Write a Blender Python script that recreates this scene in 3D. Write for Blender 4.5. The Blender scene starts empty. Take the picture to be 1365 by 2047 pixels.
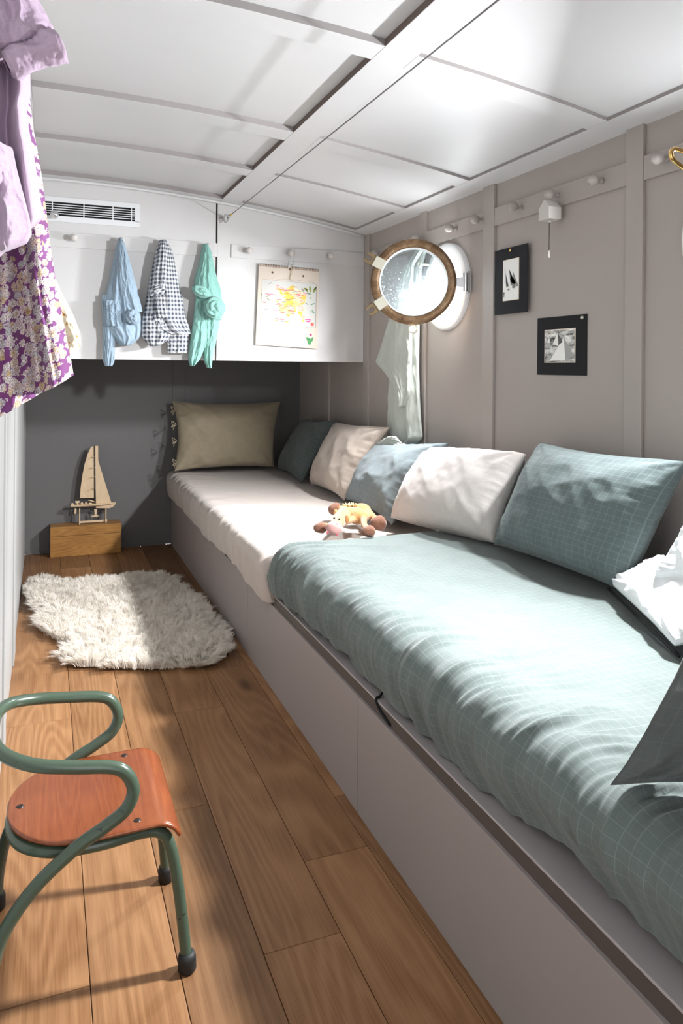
import bpy, math, random
import numpy as np
from mathutils import Vector, Matrix
random.seed(3)
SC = bpy.context.scene
COL = SC.collection
PI = math.pi

# ------------------------------------------------------------------ camera
FPX = 1500.0
YAW = math.atan(590/1500.0)
ROLL = math.radians(0.5)
CAMH = 1.15
PPX, PPY = 682.5, 733.0
_c, _s = math.cos(YAW), math.sin(YAW)
FW = np.array([_s, _c, 0.0]); R0 = np.array([_c, -_s, 0.0]); U0 = np.array([0, 0, 1.0])
RT = R0*math.cos(ROLL)+U0*math.sin(ROLL); UP = -R0*math.sin(ROLL)+U0*math.cos(ROLL)
CP = np.array([0, 0, CAMH])
cam = bpy.data.cameras.new('camera'); co = bpy.data.objects.new('camera', cam); COL.objects.link(co)
cam.sensor_fit = 'AUTO'; cam.sensor_width = 36.0
cam.lens = FPX/2047*36.0
cam.shift_x = 0.0; cam.shift_y = -(1023.5-PPY)/2047
cam.clip_start = 0.02; cam.clip_end = 200
m = Matrix.Identity(4)
for i in range(3):
    m[i][0] = RT[i]; m[i][1] = UP[i]; m[i][2] = -FW[i]; m[i][3] = CP[i]
co.matrix_world = m
SC.camera = co
SC.view_settings.view_transform = 'Standard'; SC.view_settings.look = 'None'
SC.view_settings.gamma = 1.0; SC.view_settings.use_curve_mapping = False
SC.view_settings.exposure = 0.36

# ------------------------------------------------------------------ world: overcast bright daylight
W = bpy.data.worlds.new('world'); SC.world = W; W.use_nodes = True
wn = W.node_tree.nodes; wn['Background'].inputs[0].default_value = (0.96, 0.97, 1.0, 1)
wn['Background'].inputs[1].default_value = 3.3

# daylight arriving through the two portholes of the hull side
def area(name, loc, size, power, col, rot, shape='DISK', size_y=None, spread=180):
    l = bpy.data.lights.new(name, 'AREA'); l.shape = shape; l.size = size
    if size_y: l.size_y = size_y
    l.energy = power; l.color = col; l.spread = math.radians(spread)
    o = bpy.data.objects.new(name, l); COL.objects.link(o); o.location = loc; o.rotation_euler = rot
    return o
PORT = [(2.86, 1.50), (1.37, 1.50)]
area('daylight', (1.645, PORT[0][0], 1.50), 0.15, 54, (0.95, 0.97, 1.0), (0, math.radians(22), math.radians(-10)))
area('daylight', (1.645, PORT[1][0], 1.50), 0.15, 88, (0.95, 0.97, 1.0), (0, math.radians(43), math.radians(-26)))

# ------------------------------------------------------------------ pixel helpers (a point on a known plane)
def ray(px, py): return FW+RT*(px-PPX)/FPX+UP*(PPY-py)/FPX
def pl(px, py, ax, v):
    d = ray(px, py); i = 'xyz'.index(ax); return CP+d*(v-CP[i])/d[i]
def PY(px, py, y): return pl(px, py, 'y', y)
def PX(px, py, x): return pl(px, py, 'x', x)
def PZ(px, py, z): return pl(px, py, 'z', z)

# ------------------------------------------------------------------ noise
_rng = np.random.RandomState(7); _G = _rng.rand(256, 256)*2-1
def vnoise(x, y):
    x = np.asarray(x, float); y = np.asarray(y, float)
    xi = np.floor(x).astype(int); yi = np.floor(y).astype(int); fx = x-xi; fy = y-yi
    fx = fx*fx*(3-2*fx); fy = fy*fy*(3-2*fy)
    g = lambda a, b: _G[a & 255, b & 255]
    return (g(xi, yi)*(1-fx)+g(xi+1, yi)*fx)*(1-fy)+(g(xi, yi+1)*(1-fx)+g(xi+1, yi+1)*fx)*fy
def fbm(x, y, o=4):
    r = 0; a = 1.0
    for i in range(o): r = r+a*vnoise(x*2**i+17*i, y*2**i+31*i); a *= .5
    return r
def ridge(x, y, o=3):
    r = 0; a = 1.0
    for i in range(o): r = r+a*(1-2*np.abs(vnoise(x*2**i+13*i, y*2**i+7*i))); a *= .5
    return r
def sstep(a, b, x):
    t = np.clip((np.asarray(x, float)-a)/(b-a), 0, 1); return t*t*(3-2*t)

# ------------------------------------------------------------------ mesh kits
class K:
    def __init__(s): s.v = []; s.f = []; s.m = []; s.n = 0
    def add(s, v, f, mi=0):
        s.v.append(np.asarray(v, float).reshape(-1, 3)); s.f += [tuple(int(i)+s.n for i in q) for q in f]
        s.m += [mi]*len(f); s.n += len(s.v[-1]); return s
    def box(s, x0, x1, y0, y1, z0, z1, mi=0):
        v = [(x, y, z) for x in (x0, x1) for y in (y0, y1) for z in (z0, z1)]
        return s.add(v, [(0, 1, 3, 2), (4, 6, 7, 5), (0, 4, 5, 1), (2, 3, 7, 6), (0, 2, 6, 4), (1, 5, 7, 3)], mi)
    def tube(s, path, r, n=10, closed=False, mi=0, caps=True):
        P = np.asarray(path, float); N = len(P)
        rr = np.full(N, r) if np.isscalar(r) else np.asarray(r, float)
        T = np.zeros_like(P)
        for i in range(N):
            a = P[(i-1) % N] if (closed or i > 0) else P[i]; b = P[(i+1) % N] if (closed or i < N-1) else P[i]
            T[i] = (b-a)/(np.linalg.norm(b-a)+1e-12)
        up = np.array([0, 0, 1.0]) if abs(T[0][2]) < .9 else np.array([1.0, 0, 0])
        u = np.cross(T[0], up); u /= np.linalg.norm(u); vs = []
        for i in range(N):
            u = u-T[i]*np.dot(u, T[i]); u /= (np.linalg.norm(u)+1e-12); w = np.cross(T[i], u)
            for k in range(n):
                a = 2*PI*k/n; vs.append(P[i]+rr[i]*(u*math.cos(a)+w*math.sin(a)))
        fs = []
        for i in range(N if closed else N-1):
            j = (i+1) % N
            for k in range(n): fs.append((i*n+k, i*n+(k+1) % n, j*n+(k+1) % n, j*n+k))
        if not closed and caps: fs += [tuple(range(n-1, -1, -1)), tuple((N-1)*n+k for k in range(n))]
        return s.add(vs, fs, mi)
    def lathe(s, prof, c, ax, n=24, mi=0):      # prof: (radius, height along ax)
        ax = np.asarray(ax, float); ax /= np.linalg.norm(ax)
        t = np.array([0, 0, 1.0]) if abs(ax[2]) < .9 else np.array([1.0, 0, 0])
        u = np.cross(ax, t); u /= np.linalg.norm(u); w = np.cross(ax, u); c = np.asarray(c, float)
        vs = []; fs = []
        for r, h in prof:
            for k in range(n):
                a = 2*PI*k/n; vs.append(c+ax*h+r*(u*math.cos(a)+w*math.sin(a)))
        for i in range(len(prof)-1):
            for k in range(n): fs.append((i*n+k, i*n+(k+1) % n, (i+1)*n+(k+1) % n, (i+1)*n+k))
        return s.add(vs, fs, mi)
    def ell(s, c, r, n=16, mi=0, rot=None, fn=None):
        vs = []; fs = []; m_ = n//2
        for i in range(m_+1):
            th = PI*i/m_
            for k in range(n):
                a = 2*PI*k/n; p = np.array([math.sin(th)*math.cos(a), math.sin(th)*math.sin(a), math.cos(th)])
                if fn: p = p*fn(p)
                vs.append(p*np.asarray(r))
        vs = np.array(vs)
        if rot is not None: vs = vs@np.array(rot).T
        for i in range(m_):
            for k in range(n): fs.append((i*n+k, (i+1)*n+k, (i+1)*n+(k+1) % n, i*n+(k+1) % n))
        return s.add(vs+np.asarray(c), fs, mi)
    def prism(s, poly, o, u, v, th, mi=0):      # polygon in plane (o,u,v) extruded by th along u x v
        o = np.asarray(o, float); u = np.asarray(u, float); v = np.asarray(v, float); w = np.cross(u, v); w /= np.linalg.norm(w)
        a = [o+u*p[0]+v*p[1] for p in poly]; b = [p+w*th for p in a]; n = len(poly)
        return s.add(a+b, [tuple(range(n-1, -1, -1)), tuple(range(n, 2*n))]+[(i, (i+1) % n, n+(i+1) % n, n+i) for i in range(n)], mi)
    def polyf(s, poly3, mi=0):
        return s.add(poly3, [tuple(range(len(poly3)))], mi)
    def pts(s): return np.concatenate(s.v)

ROOT = {}
def org(o):
    while o.parent: o = o.parent
    return ROOT.get(o.name, np.zeros(3))
def mk(name, k, mats, parent=None, at=None, smooth=False, bevel=0, solid=0, sub=0, uv=None):
    v = k.pts() if isinstance(k, K) else np.asarray(k[0], float)
    f = k.f if isinstance(k, K) else k[1]
    me = bpy.data.meshes.new(name)
    loc = np.zeros(3)
    if parent is not None: loc = org(parent)
    elif at is not None: loc = np.asarray(at, float)
    me.from_pydata((v-loc).tolist(), [], f)
    if uv is not None:
        l = me.uv_layers.new(name='UVMap'); idx = np.zeros(len(me.loops), dtype=np.int32); me.loops.foreach_get('vertex_index', idx)
        l.data.foreach_set('uv', np.asarray(uv, float)[idx].astype(np.float32).ravel())
    if not isinstance(mats, (list, tuple)): mats = [mats]
    for m_ in mats: me.materials.append(m_)
    if isinstance(k, K) and len(mats) > 1: me.polygons.foreach_set('material_index', k.m)
    if smooth: me.polygons.foreach_set('use_smooth', [True]*len(me.polygons))
    me.update()
    o = bpy.data.objects.new(name, me); COL.objects.link(o)
    if parent is not None: o.parent = parent
    else:
        o.location = loc; ROOT[o.name] = loc
    if solid:
        md = o.modifiers.new('solid', 'SOLIDIFY'); md.thickness = solid; md.offset = 0
    if bevel:
        md = o.modifiers.new('bevel', 'BEVEL'); md.width = bevel; md.segments = 2; md.limit_method = 'ANGLE'
        md.angle_limit = math.radians(40)
    if sub:
        md = o.modifiers.new('sub', 'SUBSURF'); md.levels = sub; md.render_levels = sub
    return o
def thing(name, label, cat, loc, group=None, kind=None):
    o = bpy.data.objects.new(name, None); COL.objects.link(o); o.location = tuple(loc); ROOT[o.name] = np.asarray(loc, float)
    o.empty_display_size = .05
    if label: o['label'] = label
    if cat: o['category'] = cat
    if group: o['group'] = group
    if kind: o['kind'] = kind
    return o
def tag(o, label, cat, group=None, kind=None):
    o['label'] = label; o['category'] = cat
    if group: o['group'] = group
    if kind: o['kind'] = kind
    return o
def catmull(P, n=8, closed=False):
    P = [np.asarray(p, float) for p in P]; N = len(P); out = []
    for i in range(N if closed else N-1):
        p0 = P[(i-1) % N] if (closed or i > 0) else 2*P[0]-P[1]
        p1 = P[i]; p2 = P[(i+1) % N]
        p3 = P[(i+2) % N] if (closed or i < N-2) else 2*P[-1]-P[-2]
        for k in range(n):
            t = k/n
            out.append(.5*((2*p1)+(-p0+p2)*t+(2*p0-5*p1+4*p2-p3)*t*t+(-p0+3*p1-3*p2+p3)*t**3))
    if not closed: out.append(P[-1])
    return out
def gridf(nu, nv, off=0, flip=False, wrap=False):
    f = []
    for i in range(nu-1):
        for j in range(nv if wrap else nv-1):
            a = off+i*nv+j; b = off+i*nv+(j+1) % nv; c = off+(i+1)*nv+(j+1) % nv; d = off+(i+1)*nv+j
            f.append((d, c, b, a) if flip else (a, b, c, d))
    return f

# ------------------------------------------------------------------ materials
class NT:
    def __init__(s, name, rough=.6, spec=.3, metal=0, sheen=0):
        s.m = bpy.data.materials.new(name); s.m.use_nodes = True; s.t = s.m.node_tree; s.n = s.t.nodes; s.l = s.t.links
        s.b = s.n['Principled BSDF']; s.b.inputs['Roughness'].default_value = rough
        s.b.inputs['Specular IOR Level'].default_value = spec; s.b.inputs['Metallic'].default_value = metal
        s.b.inputs['Sheen Weight'].default_value = sheen; s.b.inputs['Sheen Roughness'].default_value = .5
    def node(s, t, **kw):
        n = s.n.new(t)
        for k, v in kw.items():
            if k.startswith('i_'):
                key = k[2:]; key = int(key) if key.isdigit() else key.replace('_', ' ')
                if hasattr(v, 'links'): s.l.new(v, n.inputs[key])
                else: n.inputs[key].default_value = v
            else: setattr(n, k, v)
        return n
    def math(s, op, a, b=0.0, c=None):
        n = s.n.new('ShaderNodeMath'); n.operation = op
        for i, x in enumerate((a, b) if c is None else (a, b, c)):
            if hasattr(x, 'links'): s.l.new(x, n.inputs[i])
            else: n.inputs[i].default_value = x
        return n.outputs[0]
    def mix(s, f, a, b, bt='MIX'):
        n = s.n.new('ShaderNodeMix'); n.data_type = 'RGBA'; n.blend_type = bt
        for i, x in ((0, f), (6, a), (7, b)):
            if hasattr(x, 'links'): s.l.new(x, n.inputs[i])
            else: n.inputs[i].default_value = x if i == 0 else (*x, 1)
        return n.outputs[2]
    def noise(s, vec, scale, detail=3, rough=.5, dist=0):
        n = s.n.new('ShaderNodeTexNoise'); n.inputs['Scale'].default_value = scale; n.inputs['Detail'].default_value = detail
        n.inputs['Roughness'].default_value = rough; n.inputs['Distortion'].default_value = dist
        if vec is not None: s.l.new(vec, n.inputs['Vector'])
        return n.outputs[0]
    def mapv(s, vec, sc=(1, 1, 1), rot=(0, 0, 0)):
        n = s.n.new('ShaderNodeMapping'); n.inputs['Scale'].default_value = sc; n.inputs['Rotation'].default_value = rot
        s.l.new(vec, n.inputs['Vector']); return n.outputs[0]
    def ramp(s, fac, stops):
        n = s.n.new('ShaderNodeValToRGB'); s.l.new(fac, n.inputs[0]); e = n.color_ramp.elements
        while len(e) < len(stops): e.new(.5)
        for q, (p, c) in zip(e, stops): q.position = p; q.color = (*c, 1)
        return n.outputs[0]
    def color(s, c):
        if hasattr(c, 'links'): s.l.new(c, s.b.inputs['Base Color'])
        else: s.b.inputs['Base Color'].default_value = (*c, 1)
        return s
    def bump(s, h, st=.3, dist=.002):
        n = s.n.new('ShaderNodeBump'); n.inputs['Strength'].default_value = st; n.inputs['Distance'].default_value = dist
        s.l.new(h, n.inputs['Height']); s.l.new(n.outputs[0], s.b.inputs['Normal']); return s
    @property
    def obj(s): return s.n.new('ShaderNodeTexCoord').outputs['Object']
    @property
    def uv(s): return s.n.new('ShaderNodeTexCoord').outputs['UV']

def paint(name, c, rough=.5, spec=.3, var=.06, grain=True):
    t = NT(name, rough, spec); v = t.obj
    n1 = t.noise(v, 2.2, 4, .6); n2 = t.noise(v, 90, 2)
    f = t.math('MULTIPLY_ADD', n1, var*2, 1-var)
    cc = t.mix(1.0, c, (1, 1, 1), 'MULTIPLY')
    vm = t.node('ShaderNodeVectorMath', operation='SCALE', i_0=cc, i_Scale=f)
    t.color(vm.outputs[0]); t.bump(n2, .12, .001)
    return t.m
def cloth(name, c, c2=None, rough=.9, grid=0, gridc=None, gw=.09, weave=900, bump=.25, mott=.12, gstr=.6, strip=None):
    t = NT(name, rough, .12, sheen=.15); u = t.uv
    n1 = t.noise(u, 9, 4, .6)
    base = t.mix(n1, tuple(x*(1-mott) for x in c), tuple(min(1, x*(1+mott)) for x in (c2 or c)))
    sep = t.node('ShaderNodeSeparateXYZ', i_0=u); X, Y = sep.outputs[0], sep.outputs[1]
    slub = t.noise(t.mapv(u, (30, 500, 1)), 1, 2); slub2 = t.noise(t.mapv(u, (500, 30, 1)), 1, 2)
    sl = t.math('ADD', t.math('MULTIPLY', slub, .5), t.math('MULTIPLY', slub2, .5))
    sc = t.node('ShaderNodeVectorMath', operation='SCALE', i_0=base, i_Scale=t.math('MULTIPLY_ADD', sl, .5, .75)).outputs[0]
    h = sl
    if grid:
        gx = t.math('ABSOLUTE', t.math('SUBTRACT', t.math('FRACT', t.math('DIVIDE', X, grid)), .5))
        gy = t.math('ABSOLUTE', t.math('SUBTRACT', t.math('FRACT', t.math('DIVIDE', Y, grid*.82)), .5))
        ln = t.math('MAXIMUM', t.math('GREATER_THAN', gx, .5-gw/2), t.math('GREATER_THAN', gy, .5-gw/2))
        fac = t.math('MULTIPLY', ln, t.math('MULTIPLY_ADD', n1, .5, gstr-.25))
        sc = t.mix(fac, sc, gridc)
        h = t.math('ADD', sl, t.math('MULTIPLY', ln, .5))
    t.color(sc); t.bump(h, bump, .0012)
    return t.m
def plain(name, c, rough=.5, spec=.4, metal=0):
    return NT(name, rough, spec, metal).color(c).m

GREIGE = paint('greige_paint', (0.36, 0.318, 0.292), .5)
GREIGE_B = paint('greige_board_paint', (0.365, 0.324, 0.298), .45)
CABP = paint('cabinet_paint', (0.55, 0.54, 0.535), .45)
NICHE = paint('nook_shade_paint', (0.130, 0.126, 0.124), .55)  # wall paint darkened so its colour carries the shade of the nook
CEILP = paint('ceiling_paint', (0.60, 0.595, 0.60), .38, .4)
WHITEP = paint('white_paint', (0.56, 0.53, 0.50), .45, .4)
LEFTP = paint('left_panel_paint', (0.36, 0.36, 0.35), .5, .3)
BEDP = paint('bed_paint', (0.30, 0.262, 0.25), .5)
DARKGAP = plain('dark_gap', (0.035, 0.028, 0.025), .9, .1)
PLASTICW = plain('white_plastic', (0.66, 0.67, 0.68), .35)
BLACK = plain('black_card', (0.012, 0.012, 0.014), .75, .2)
RUBBER = plain('black_rubber', (0.012, 0.012, 0.012), .6)
STEEL = plain('steel', (0.55, 0.55, 0.56), .25, .5, 1)
CHROME = plain('chrome', (0.8, 0.8, 0.82), .12, .5, 1)
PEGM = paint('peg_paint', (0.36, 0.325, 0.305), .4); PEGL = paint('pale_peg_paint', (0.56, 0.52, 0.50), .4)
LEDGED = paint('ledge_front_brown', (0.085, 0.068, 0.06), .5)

def wood(name, c1, c2, axis='Y', scale=1.0, rough=.42, perobj=True, fig=1.0, spec=.35, knots=True):
    t = NT(name, rough, spec); v = t.obj
    if perobj:
        oi = t.node('ShaderNodeObjectInfo'); off = t.math('MULTIPLY', oi.outputs['Random'], 37.0)
        cmb = t.node('ShaderNodeCombineXYZ', i_0=off, i_1=t.math('MULTIPLY', off, 1.7), i_2=0.0)
        v = t.node('ShaderNodeVectorMath', operation='ADD', i_0=v, i_1=cmb.outputs[0]).outputs[0]
    st = {'Y': (1, .10, 1), 'X': (.10, 1, 1), 'Z': (1, 1, .10)}[axis]
    vs = t.mapv(v, tuple(x*scale for x in st))
    warp = t.noise(t.mapv(v, tuple(x*scale*2.2 for x in ({'Y': (1, .35, 1), 'X': (.35, 1, 1), 'Z': (1, 1, .35)}[axis]))), 1.4, 2)
    rings = t.math('SINE', t.math('MULTIPLY', t.math('ADD', t.noise(vs, 6.5, 1.5, .35), t.math('MULTIPLY', warp, .22)), 115*fig))
    r01 = t.math('POWER', t.math('MULTIPLY_ADD', rings, .5, .5), 1.6)
    fst = tuple(x*scale for x in {'Y': (260, 6, 260), 'X': (6, 260, 260), 'Z': (260, 260, 6)}[axis])
    fine = t.noise(t.mapv(v, fst), 1, 3, .6)
    big = t.noise(v, 3.2*scale, 3)
    f = t.math('ADD', t.math('MULTIPLY', t.math('MULTIPLY', r01, .155*fig), t.math('MULTIPLY_ADD', big, 1.0, .35)), t.math('ADD', t.math('MULTIPLY', fine, .46), t.math('MULTIPLY', big, .42)))
    col = t.ramp(f, [(.22, c1), (.52, tuple((a+b)/2 for a, b in zip(c1, c2))), (.85, c2)])
    if perobj:
        k = t.math('MULTIPLY_ADD', oi.outputs['Random'], .5, .78)
        col = t.node('ShaderNodeVectorMath', operation='SCALE', i_0=col, i_Scale=k).outputs[0]
    if knots:
        vo = t.n.new('ShaderNodeTexVoronoi'); vo.inputs['Scale'].default_value = 1.0
        t.l.new(t.mapv(v, (5.5, 1.9, 5.5)), vo.inputs['Vector'])
        kn = t.math('SUBTRACT', 1.0, t.node('ShaderNodeMapRange', i_0=vo.outputs['Distance'], i_1=.03, i_2=.15).outputs[0])
        kn = t.math('MULTIPLY', kn, t.math('GREATER_THAN', t.node('ShaderNodeSeparateXYZ', i_0=vo.outputs['Color']).outputs[0], .45))
        col = t.mix(t.math('MULTIPLY', kn, .72), col, tuple(x*.22 for x in c1))
    t.color(col); t.bump(t.math('ADD', t.math('MULTIPLY', r01, .35), fine), .16, .001)
    return t.m
OAK = wood('oak_floor', (0.122, 0.048, 0.014), (0.355, 0.190, 0.090), 'Y', 1.0, .44)
BOXW = wood('box_wood', (0.20, 0.078, 0.018), (0.47, 0.245, 0.068), 'X', 2.0, .4, False, 1.2, knots=False)
SEATW = wood('seat_plywood', (0.13, 0.028, 0.010), (0.29, 0.085, 0.026), 'Y', 2.2, .24, False, .7, .5, knots=False)
PLYW = wood('boat_plywood', (0.56, 0.40, 0.24), (0.78, 0.60, 0.40), 'Z', 3, .6, False, .8, knots=False)

# ------------------------------------------------------------------ setting: floor
XW, XL, YB, YC, YF = 1.608, -0.105, 4.90, 3.765, -0.6
floor = mk('floor', K().box(XL-.03, XW+.03, YF, YB+.03, -.06, -.012), plain('subfloor', (0.05, 0.03, 0.02), .9)); floor['kind'] = 'structure'
cols = [(-.120, .085, [2.59]), (.085, .245, [3.30, 1.05]), (.245, .405, [1.955]), (.405, .567, [2.505, 1.417]), (.567, .727, [1.65]), (.727, .79, [1.87])]
for x0, x1, js in cols:
    js = sorted(js); ys = list(js); y = js[0]
    while y > YF: y -= 1.13; ys.append(max(y, YF))
    y = js[-1]
    while y < YB: y += 1.12+.2*random.random(); ys.append(min(y, YB))
    ys = sorted(set(ys))
    for a, b in zip(ys[:-1], ys[1:]):
        if b-a > .02:
            o = mk('plank', K().box(x0+.0007, x1-.0007, a+.0007, b-.0007, -.012, 0), OAK, floor, bevel=.0012)

# ------------------------------------------------------------------ ceiling (cambered)
def zc(x): return 2.02-.06*x*x
ceil = thing('ceiling', None, None, (0, 0, 0), kind='structure')
EDGE = plain('shaded_edge', (.27, .25, .245), .6, .2); EDGED = plain('shaded_edge_dark', (.15, .115, .10), .7, .2)  # brown side faces of the boards, with recess shade painted into the colour
def cboard(name, x0, x1, y0, y1, z0, th, mat=CEILP, bev=.0012, edge=None):
    n = max(2, int((x1-x0)/.08)+1); xs = np.linspace(x0, x1, n); v = []; f = []
    for x in xs:
        for y, dz in ((y0, 0), (y1, 0), (y1, th), (y0, th)): v.append((x, y, zc(x)+z0+dz))
    for i in range(n-1):
        for k in range(4): f.append((i*4+k, i*4+(k+1) % 4, (i+1)*4+(k+1) % 4, (i+1)*4+k))
    f += [(3, 2, 1, 0), tuple((n-1)*4+k for k in range(4))]
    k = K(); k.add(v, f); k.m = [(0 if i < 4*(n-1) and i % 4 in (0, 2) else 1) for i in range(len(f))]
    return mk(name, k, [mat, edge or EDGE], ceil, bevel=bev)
RB = .020
cross = [(3.70, 3.80), (3.11, 3.21), (2.545, 2.65), (1.77, 1.86), (.90, .99), (.10, .19), (-.60, -.52)]
for i in range(len(cross)-1):
    y0, y1 = cross[i+1][1], cross[i][0]
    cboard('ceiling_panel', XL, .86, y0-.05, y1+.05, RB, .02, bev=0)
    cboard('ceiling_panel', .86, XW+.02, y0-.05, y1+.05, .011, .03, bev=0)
for y0, y1 in cross:
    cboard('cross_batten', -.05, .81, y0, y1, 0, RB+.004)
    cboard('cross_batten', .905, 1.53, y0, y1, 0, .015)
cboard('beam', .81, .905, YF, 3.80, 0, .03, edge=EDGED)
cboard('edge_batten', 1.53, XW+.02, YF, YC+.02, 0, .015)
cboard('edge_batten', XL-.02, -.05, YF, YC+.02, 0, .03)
cboard('ceiling_deck', XL-.03, XW+.04, YF, YB+.03, .05, .02, bev=0)

# ------------------------------------------------------------------ right wall with two portholes
wr = thing('wall_right', None, None, (0, 0, 0), kind='structure')
WT = .055
HOLE = .150
def holed_panel(y0, y1, z0, z1, cy, cz_, r, x, n=48):
    k = K(); v = []; f = []
    angs = np.linspace(0, 2*PI, n, endpoint=False)
    def edge(a):
        dy, dz = math.cos(a), math.sin(a); t = 1e9
        if dy > 1e-9: t = min(t, (y1-cy)/dy)
        if dy < -1e-9: t = min(t, (y0-cy)/dy)
        if dz > 1e-9: t = min(t, (z1-cz_)/dz)
        if dz < -1e-9: t = min(t, (z0-cz_)/dz)
        return cy+dy*t, cz_+dz*t
    A = list(angs)+[math.atan2(z-cz_, y-cy) % (2*PI) for y in (y0, y1) for z in (z0, z1)]
    A = sorted(A); N = len(A)
    for a in A:
        e = edge(a); v.append((x, cy+r*math.cos(a), cz_+r*math.sin(a))); v.append((x, e[0], e[1]))
    for a in A: v.append((x+WT+.03, cy+r*math.cos(a), cz_+r*math.sin(a)))
    for i in range(N):
        j = (i+1) % N; f.append((2*i, 2*i+1, 2*j+1, 2*j)); f.append((2*N+i, 2*i, 2*j, 2*N+j))
    return k.add(v, f)
xp = XW+.012
zt = 1.93
def wpanel(y0, y1):
    return mk('wall_panel', K().box(xp, xp+WT, y0, y1, .0, zt), GREIGE, wr)
bat = [(4.30, 4.36), (3.70, 3.765), (3.05, 3.117), (2.49, 2.57), (1.71, 1.78), (.93, 1.0), (.15, .22)]
for y0, y1 in [(3.10, YB+.03), (1.745, 2.53), (YF, .96)]: wpanel(y0, y1)
for cy, y0, y1 in ((PORT[0][0], 2.53, 3.10), (PORT[1][0], .96, 1.745)):
    k = holed_panel(y0, y1, 0, zt, cy, 1.50, HOLE, xp)
    mk('wall_panel', k, GREIGE, wr)
for y0, y1 in bat:
    mk('wall_batten', K().box(XW, xp, y0, y1, .30, zt if y1 < 3.7 else (1.93 if y0 > 3.69 and y0 < 3.8 else 1.2)), GREIGE_B, wr, bevel=.0015)
pegY = {(3.117, 3.70): [3.63], (2.57, 3.05): [2.848, 2.637], (1.78, 2.49): [2.37, 2.154, 1.932], (1.0, 1.71): [1.662, 1.45, 1.24], (.22, .93): []}
RAILZ = (1.70, 1.77)
PEG = None
def peg_kit(c, ax):
    k = K(); k.lathe([(0, 0), (.0095, 0), (.0085, .004), (.0065, .014), (.008, .019), (.0135, .023), (.0172, .031), (.0178, .037), (.0158, .046), (.010, .053), (.004, .0555), (0, .056)], c, ax, 20); return k
def peg(parent, c, ax):
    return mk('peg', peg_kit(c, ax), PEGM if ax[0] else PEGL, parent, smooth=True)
for (y0, y1), ys in pegY.items():
    r_ = mk('peg_rail', K().box(XW+.002, xp, y0+.0006, y1-.0006, *RAILZ), GREIGE_B, wr, bevel=.0012)
    for y in ys: peg(r_, (XW+.002, y*.975, 1.737), (-1, 0, 0))
# peg standing on the batten beside the first porthole (the sage cloth hangs from it)
_b = [c for c in wr.children if c.name.startswith('wall_batten')][2]
peg(_b, (XW, 3.085, 1.742), (-1, 0, 0))

# ------------------------------------------------------------------ back wall, left wall
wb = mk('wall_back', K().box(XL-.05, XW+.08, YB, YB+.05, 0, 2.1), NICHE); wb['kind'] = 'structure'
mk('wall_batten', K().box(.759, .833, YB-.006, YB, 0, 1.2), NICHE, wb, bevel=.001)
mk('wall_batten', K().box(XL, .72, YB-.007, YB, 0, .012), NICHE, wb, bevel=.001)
wf = mk('added_wall_front', K().box(XL-.05, -.06, YF-.05, YF, 0, 2.1).box(.50, XW+.08, YF-.05, YF, 0, 2.1).box(-.06, .50, YF-.05, YF, 1.85, 2.1), LEFTP); wf['kind'] = 'structure'  # wall added out of view, its opening shaped to let in fill light
wl = thing('wall_left', None, None, (0, 0, 0), kind='structure')
ys = [YF, .35, 1.2, 1.78, 2.365, 2.50, 3.10, 3.27, 4.15, YB]
mk('wall_board', K().box(XL-.05, XL-.012, YF, YB, 0, 2.1), LEFTP, wl)
for i in range(len(ys)-1):
    a, b = ys[i], ys[i+1]
    wide = (b-a) > .3
    mk('wall_panel' if wide else 'wall_batten', K().box(XL-.013, XL-(.006 if wide else 0), a+.004, b-.004, .0, 2.06), LEFTP, wl, bevel=.002)

# ------------------------------------------------------------------ overhead cabinet
cb = thing('overhead_cabinet', 'pale grey overhead cabinet spanning the far end above the bed nook, with peg rails', 'cabinet', (.75, YC, 1.17))
CZ = 1.175
def cab_face(x0, x1):
    n = 12; xs = np.linspace(x0, x1, n); poly = [(x0, CZ), (x1, CZ)]+[(x, zc(x)-.002) for x in xs[::-1]]
    return K().prism(poly, (0, YC, 0), (1, 0, 0), (0, 0, 1), -.022)
mk('door', cab_face(XL, .7925), CABP, cb, bevel=.0012)
mk('door', cab_face(.8005, XW), CABP, cb, bevel=.0012)
mk('carcass', K().box(XL, XW, YC+.0225, YB-.001, CZ+.004, CZ+.02).box(.78, .81, YC+.023, YC+.03, CZ+.02, 1.97, 1), [NICHE, DARKGAP], cb)
r1 = mk('peg_rail', K().box(XL, .7925, YC-.006, YC, *RAILZ), CABP, cb, bevel=.001)
mk('gap_cover', K().box(.7925, .80, YC-.003, YC, 1.700, 1.768), CABP, cb)
r2 = mk('peg_rail', K().box(.871, XW-.001, YC-.006, YC, *RAILZ), CABP, cb, bevel=.001)
for x in (.115, .327, .528, .739): peg(r1, (x, YC-.006, 1.742), (0, -1, 0))
for x in (.955, 1.181, 1.399): peg(r2, (x, YC-.006, 1.737), (0, -1, 0))
mk('ball_knob', K().lathe([(0, 0), (.009, 0), (.006, .02), (.012, .028), (.019, .04), (.019, .052), (.012, .064), (0, .067)], (.030, YC, 1.842), (0, -1, 0), 20), CHROME, cb, smooth=True)
# cornice bead between ceiling and cabinet
def bead():
    xs = np.linspace(XL, XW-.004, 24)
    return K().tube([(x, YC-.008, zc(x)-.006) for x in xs], .008, 8)
mk('trim_1', bead(), CEILP, None, at=(.75, YC, 1.97), smooth=True)['kind'] = 'structure'

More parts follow.
